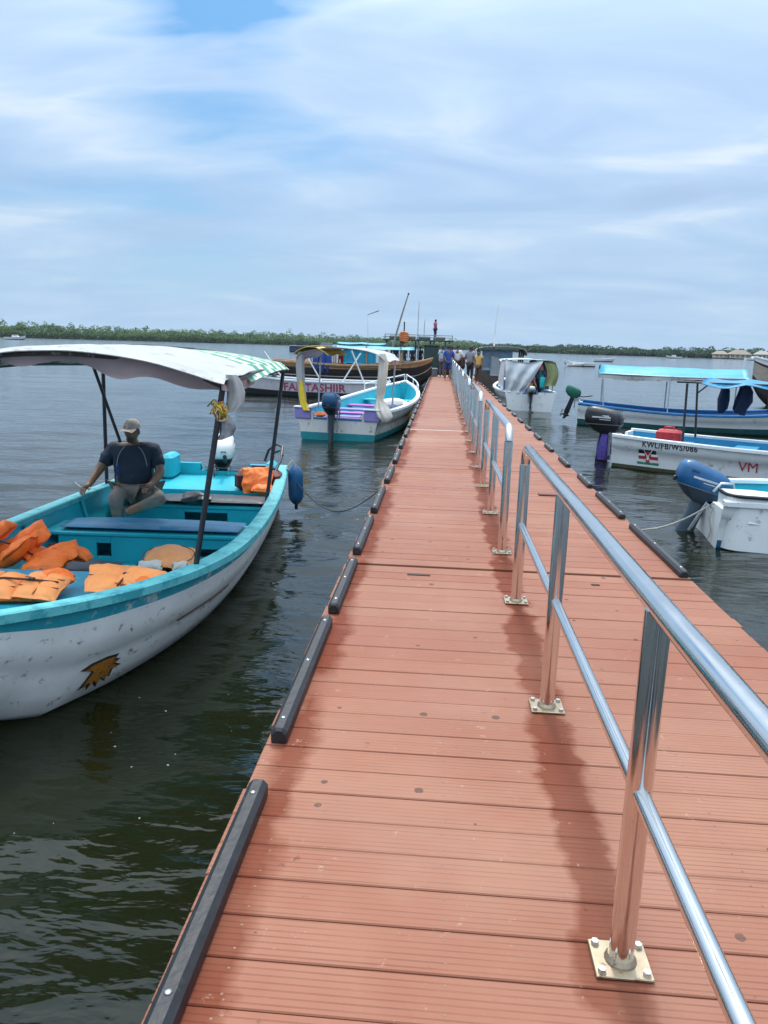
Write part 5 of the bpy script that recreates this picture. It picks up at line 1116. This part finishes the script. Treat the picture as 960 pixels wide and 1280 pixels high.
# --- numbered white boat
H_ = boat_root('white boat numbered KWL with the flag emblem on its side', 3.78, 16.15, -28)
hK = Hull([(0, .70, .66, .62, -.2), (1.2, .82, .62, .72, -.25), (3, .92, .60, .78, -.27), (4.6, .85, .66, .62, -.22), (5.8, .5, .80, .2, -.1), (6.4, .2, .92, .02, .2), (6.7, .03, 1.0, .006, .6)], 1.1, .60)
mss = mat('mossy_waterline', (.06, .065, .035), .8, var=.4); cyi = mat('cyan_blue_interior', (.012, .27, .47), .4, var=.15)
make_hull(H_, hK, [.05, .13, .35, .60, .63, .8, 1.0], [1, 1, 1, 1, 0, 0, 0, 0, 0], [WHITE(), mss], cyi, WHITE(), .14, (.03, .06), .04, 30, [WHITE()], .64, (.25, .08))
for s in (1.1, 2.3, 3.6, 4.6): thwart(H_, hK, s, .50, .42, .04, cyi if s > 2 else mat('blue_thwart', (.012, .16, .36), .4))
lettering(H_, hK, 'KWL/FB/WS/086', .60, .475, .155, ltr, -1, False, .007, .86, spacing=1.12, bold=.003)
Q = []
def quad(s0, z0, s1, z1, mi, sh0=0, sh1=0):
    n = 3; Q.extend([([(lerp(s0, s1, k/n)+sh0*0, z0), (lerp(s0, s1, (k+1)/n), z0), (lerp(s0, s1, (k+1)/n)+sh1*0, z1), (lerp(s0, s1, k/n), z1)], mi) for k in range(n)])
fx, fz, fw = .52, .13, .42
quad(fx+.02, fz+.21, fx+fw-.06, fz+.29, 0); quad(fx+.02, fz+.10, fx+fw-.02, fz+.165, 1); quad(fx, fz, fx+fw, fz+.045, 2); quad(fx+.02, fz+.045, fx+fw, fz+.10, 3); quad(fx+.02, fz+.165, fx+fw-.03, fz+.21, 3)
fm = [mat('flag_black', (.012, .012, .014), .5), mat('flag_red', (.42, .025, .04), .5), mat('flag_green', (.015, .22, .10), .5), mat('flag_white', (.76, .77, .76), .5)]
decal(H_, hK, 'flag_emblem', Q, fm, -1, .006)
cxs, czs = fx+.205, fz+.155
def ell(a, b, n=16): return [(cxs+a*math.cos(2*math.pi*k/n), czs+b*math.sin(2*math.pi*k/n)) for k in range(n)]
decal(H_, hK, 'flag_shield', [(ell(.06, .115), 1)], fm, -1, .009); decal(H_, hK, 'flag_shield_mark', [(ell(.022, .075), 3), ([(cxs-.09, czs-.13), (cxs-.075, czs-.13), (cxs+.09, czs+.13), (cxs+.075, czs+.13)], 3), ([(cxs+.075, czs-.13), (cxs+.09, czs-.13), (cxs-.075, czs+.13), (cxs-.09, czs+.13)], 3)], fm, -1, .0115)
lettering(H_, hK, 'VM', 2.36, .20, .26, mat('red_hull_letters', (.45, .03, .06), .5), -1, False, .007, .95)
canopy_posts(H_, [[(1.30, .68, .6), (1.22, .70, 1.72)], [(1.32, -.66, .6), (1.28, -.62, 1.72)], [(2.9, .75, .62), (2.9, .7, 1.76)], [(2.9, -.75, .62), (2.9, -.66, 1.76)]], .022, PIPE())
MB().tube([(.95, .72, 1.74), (2.95, .7, 1.76), (2.95, -.66, 1.76), (1.1, -.62, 1.74), (1.2, .72, 1.74)], .018, 8).build('roof_frame', PIPE(), H_)
MB().tube([(1.25, .72, 1.5), (1.5, .72, 1.74)], .015, 6).build('brace', PIPE(), H_)
sheet_canopy(H_, 'canopy_sheet', 1.55, 3.05, -.72, .78, 1.77, .05, [mat('mid_blue_tarp', (.02, .22, .40), .6, var=.2, bump=.4)], .012, .03, 5, lip=.05)
for k, (s, y) in enumerate(((1.82, .1), (2.1, .35), (2.25, -.1))):
    m = MB(); drape(m, [(s, y, 1.74), (s+.02, y, 1.6), (s, y+.02, 1.42), (s-.03*k, y, 1.25), (s-.02, y, 1.16)], [.03, .075, .10, .085, .04], 3, .28, 24, k); t = m.build('life_jacket', cloth('navy_jacket', (.012, .022, .06)), None); M_ = Matrix.Translation(H_.location)@H_.rotation_euler.to_matrix().to_4x4(); t.matrix_world = M_; tag(t, ('left', 'far', 'right')[k]+' of the navy life jackets hung under the blue canopy', 'life jacket', 'navy life jackets under the blue canopy')
jug('red fuel tank at the stern of the numbered white boat', tuple(wpos(H_, (.95, -.1, .52))), -28, red, .95)
pur = mat('purple_wrap', (.09, .06, .30), .8, var=.5, scale=20, bump=.5)
ob = outboard(H_, 'black outboard motor with purple wrapped leg on the numbered boat', (-.16, .05, .56), BLACK(), 0, 0, 1.3, BLACK(), BLACK(), False)
m = MB(); drape(m, [(-.19, 0, .02), (-.20, 0, -.15), (-.21, 0, -.35), (-.22, 0, -.52)], [.10, .13, .14, .12], 6, .12, 24, 1); m.build('purple_wrap', pur, ob)
MB().box((-.18, -.195, .40), (.15, .006, .03), b=.002).build('cowl_marking', mat('pale_marking', (.5, .5, .52), .5), ob)
# --- nearest boat on the right with the blue motor
I_ = boat_root('white boat with turquoise inside nearest on the right, stern to pier', 3.42, 9.85, -5)
hI = Hull([(0, .80, .58, .70, -.15), (.9, .92, .60, .82, -.2), (2.4, 1.0, .62, .9, -.25), (4, .95, .68, .75, -.22), (5.2, .6, .8, .3, -.1), (5.8, .25, .92, .03, .2), (6.1, .03, 1.0, .006, .6)], 1.05, .62)
bbt = mat('blue_bottom_paint', (.012, .14, .26), .45, var=.2)
make_hull(I_, hI, [.06, .18, .4, .62, .65, .8, 1.0], [1, 1, 1, 1, 0, 0, 0, 0, 0], [WHITE(), bbt], TURQ(), WHITE(), .12, (.03, .09), .04, 30, [WHITE()], .50, (.36, .06))
for sg in (-1,):
    m = MB(); rings = []
    for k in range(9):
        a = R(-90)+R(90)*k/8; r = .22; px_ = .26+r*math.sin(a)-.0; py_ = hI.y(.2, .55)-.20+r*math.cos(a)
        rings.append((px_, sg*py_))
    P = [(.04, sg*.40)]+rings+[(.9, sg*(hI.y(.9, .55)+.01)), (.9, sg*.62), (.4, sg*.40)]
    m.loft([[(x, y, z) for x, y in P] for z in (.02, .2, .45, .66, .675)] if sg < 0 else [[(x, y, z) for x, y in P][::-1] for z in (.02, .2, .45, .66, .675)], 0, False); o = m.build('quarter_pod', WHITE(), I_)
    m = MB(); m.tube([(x, y*1.015, .665) for x, y in P[:-2]], .022, 8); m.build('rub_rail', BLACK(), o)
    m = MB(); m.tube([(.28, sg*(hI.y(.3, .4)+.035), .36), (.9, sg*(hI.y(.9, .36)+.012), .33)], .012, 6); m.build('strake', WHITE(), o)
thwart(I_, hI, 1.1, .46, .4, .04, TURQ()); thwart(I_, hI, 2.2, .48, .4, .04, TURQ())
MB().box((.5, 0, .30), (.7, 1.0, .04), b=.01).build('motor_well', TURQ(), I_)
cow = mat('mid_blue_cowl', (.016, .105, .25), .3, var=.12, scale=4, dirt=(.04, .16, .32), dirt_amt=.3)
bm = outboard(I_, 'big mid blue outboard motor tilted up on the nearest right boat', (.10, .05, .34), cow, 15, 0, 1.15, mat('blue_grey_leg', (.10, .14, .18), .4, .3, var=.2), mat('dark_slate_cowl', (.05, .07, .10), .4), True)
MB().tube([(-.06, -.2, .25), (.02, -.22, .36), (.16, -.21, .36), (.2, -.18, .22)], .02, 8).build('carry_frame', SILV(), bm); MB().tube([(-.1, -.14, .1), (-.28, -.12, -.28)], .022, 8).build('tilt_rod', SILV(), bm)
m = MB(); w0, w1 = wpos(I_, (-.02, -.25, .42)), wpos(I_, (-.95, -.15, .03)); m.tube([w0.lerp(w1, k/10)-Vector((0, 0, .10*math.sin(math.pi*k/10))) for k in range(11)], .011, 6); tag(m.build('rope', ROPE()), 'pale rope from the nearest right boat trailing into the water', 'rope')
m = MB(); w0 = wpos(I_, (-.03, -.48, .46)); m.tube([w0, w0+Vector((-.03, -.02, -.15)), w0+Vector((0, -.03, -.30)), w0+Vector((-.02, -.01, -.40))], .011, 6); tag(m.build('rope', ROPE()), 'short pale rope end hanging down the white transom', 'rope')
m = MB(); m.tube([(-.02, -.46, .42), (-.06, -.46, .47), (-.02, -.46, .5)], .012, 6); m.build('cleat', SILV(), I_)
# --- tall bow at the right edge
K_ = boat_root('tall beige and white boat bow cut by the right edge', 22.2, 37.5, 183, 'launch')
hL = Hull([(0, 1.4, 1.6, 1.2, -.3), (3, 1.6, 1.6, 1.4, -.4), (5.4, 1.2, 1.8, .8, -.3), (6.8, .6, 2.0, .2, -.1), (7.5, .2, 2.15, .02, .4), (7.9, .03, 2.25, .006, 1.0)])
make_hull(K_, hL, [.2, .35, .6, .8, .86, 1.0], [0, 0, 0, 0, 1, 1, 0, 2], [darkw, mat('beige_hull', (.42, .34, .28), .6, var=.15), WHITE()], darkw, WHITE(), .6)
MB().box((3.2, 0, 1.95), (2.6, 1.8, .8), b=.08).build('cabin', WHITE(), K_)

# --- far small boats
def small_boat(label, x, y, deg, ln, m_, cabin=True, name='motor_boat', group='small boats far out on the water'):
    b = thing(name, label, 'boat', (x, y, 0), R(deg), group); k = ln/6
    h = Hull([(0, .9*k, .7*k, .8*k, -.2), (2*k, 1.0*k, .7*k, .85*k, -.2), (4*k, .8*k, .85*k, .5*k, -.15), (5.5*k, .3*k, 1.05*k, .03, .1), (6*k, .03, 1.2*k, .006, .5)])
    make_hull(b, h, [.25, .6, 1.0], [1, 1, 1, 0, 0], [m_, blk], m_, m_, .2, ns=12)
    if cabin: MB().loft([[(2.2*k, -.6*k, .7*k), (4.2*k, -.45*k, .8*k), (4.2*k, .45*k, .8*k), (2.2*k, .6*k, .7*k)], [(2.3*k, -.5*k, 1.25*k), (3.5*k, -.4*k, 1.25*k), (3.5*k, .4*k, 1.25*k), (2.3*k, .5*k, 1.25*k)]], 0, False).build('cabin', m_, b); MB().box((3.0*k, 0, 1.33*k), (1.5*k, 1.2*k, .08*k)).build('cabin_roof', m_, b)
    return b
wf = mat('far_white', (.78, .8, .8), .4)
small_boat('white motor boat far off just right of the tarpaulin boat', 18.9, 120, 5, 2.6, wf); small_boat('longer white boat far off beside the turquoise canopy', 23.2, 121, 178, 4.6, wf, False)
small_boat('small white cruiser close to the tree line at far left', -190, 330, 0, 9, wf); small_boat('tiny white boat before the lodges on the far shore', 128, 430, 170, 8, wf); small_boat('white launch moored before the right hand lodges', 176, 470, 10, 11, wf)
small_boat('lone white dinghy far out left of the forest end', 36, 190, 0, 5, wf, False)
bg_ = thing('barge', 'low dark blue work barge far off left of the dhow', 'barge', (-34, 205, 0), R(4)); MB().box((0, 0, .7), (12, 4, 1.4), b=.15).build('hull', mat('barge_blue', (.03, .05, .12), .6), bg_); MB().box((3.6, 0, 1.9), (3, 2.4, 1.2), b=.08).build('deck_house', mat('barge_grey', (.2, .22, .26), .6), bg_); MB().box((0, 0, 1.47), (12.2, 4.2, .16), b=.04).build('deck_edge', mat('barge_edge', (.3, .34, .4), .6), bg_); MB().tube([(-4, 0, 1.5), (-4, 0, 3.0)], .1, 6).build('bollard_post', blk, bg_)

# ------------------------------------------------------------------ people at the pier end
walk = dict(knL=(-.10, .12, .50), anL=(-.10, .14, .10), toL=(-.11, .30, .05), anR=(.10, -.20, .12), toR=(.11, -.06, .04), knR=(.10, -.02, .49))
armb = dict(elL=(-.29, .02, 1.14), wrL=(-.16, .2, 1.10), haL=(-.10, .24, 1.10))
G1 = 'people at the far end of the pier'
person('man in blue shirt and shorts walking at the pier end', (.34, 40.6, .605), R(8), dict(walk, elR=(.28, .1, 1.15), wrR=(.3, .22, 1.0), haR=(.3, .26, .95)), cloth('bright_blue', (.03, .08, .36)), cloth('blue_shorts', (.03, .07, .26)), .75, True, group=G1, sc=1.02)
person('man in white shirt and dark trousers walking next to the blue shirted man', (.80, 40.9, .605), R(-12), dict(walk, **armb), cloth('white', (.62, .64, .66)), cloth('dark', (.02, .02, .025)), .8, group=G1, sc=1.03)
person('person in a pale teal shirt half hidden behind the two walking men', (.52, 43.0, .605), R(20), None, cloth('pale_teal', (.25, .45, .46)), cloth('dark', (.02, .02, .025)), .7, group=G1)
person('person in a light blue shirt at the left of the pier end', (.02, 44.2, .605), R(-30), None, cloth('light_blue', (.35, .5, .66)), cloth('grey_tr', (.12, .12, .13)), .7, group=G1)
person('stout person in a grey shirt leaning on the right side of the handrail', (1.38, 38.2, .605), R(-30), armb, cloth('grey', (.22, .23, .26)), cloth('dark', (.02, .02, .025)), .7, group=G1, fat=1.2)
person('person in an orange and yellow vest standing by the dark launch', (1.72, 36.6, .605), R(150), None, cloth('yellow_vest', (.55, .36, .10)), cloth('brown_tr', (.08, .05, .04)), .35, group=G1, sc=.9)

# ------------------------------------------------------------------ sea haze
hb = MB().box((0, 480, 9.5), (1500, 1300, 21.2), b=.01)
hm = bpy.data.materials.new('sea_haze'); hm.use_nodes = True; hn = hm.node_tree; hn.nodes.remove(hn.nodes['Principled BSDF'])
pv = hn.nodes.new('ShaderNodeVolumePrincipled'); pv.inputs['Color'].default_value = (.82, .9, 1, 1); pv.inputs['Density'].default_value = .00007; hn.links.new(pv.outputs[0], hn.nodes['Material Output'].inputs['Volume'])
tag(hb.build('haze', hm), 'thin bluish sea haze over the bay', 'haze', kind='stuff')
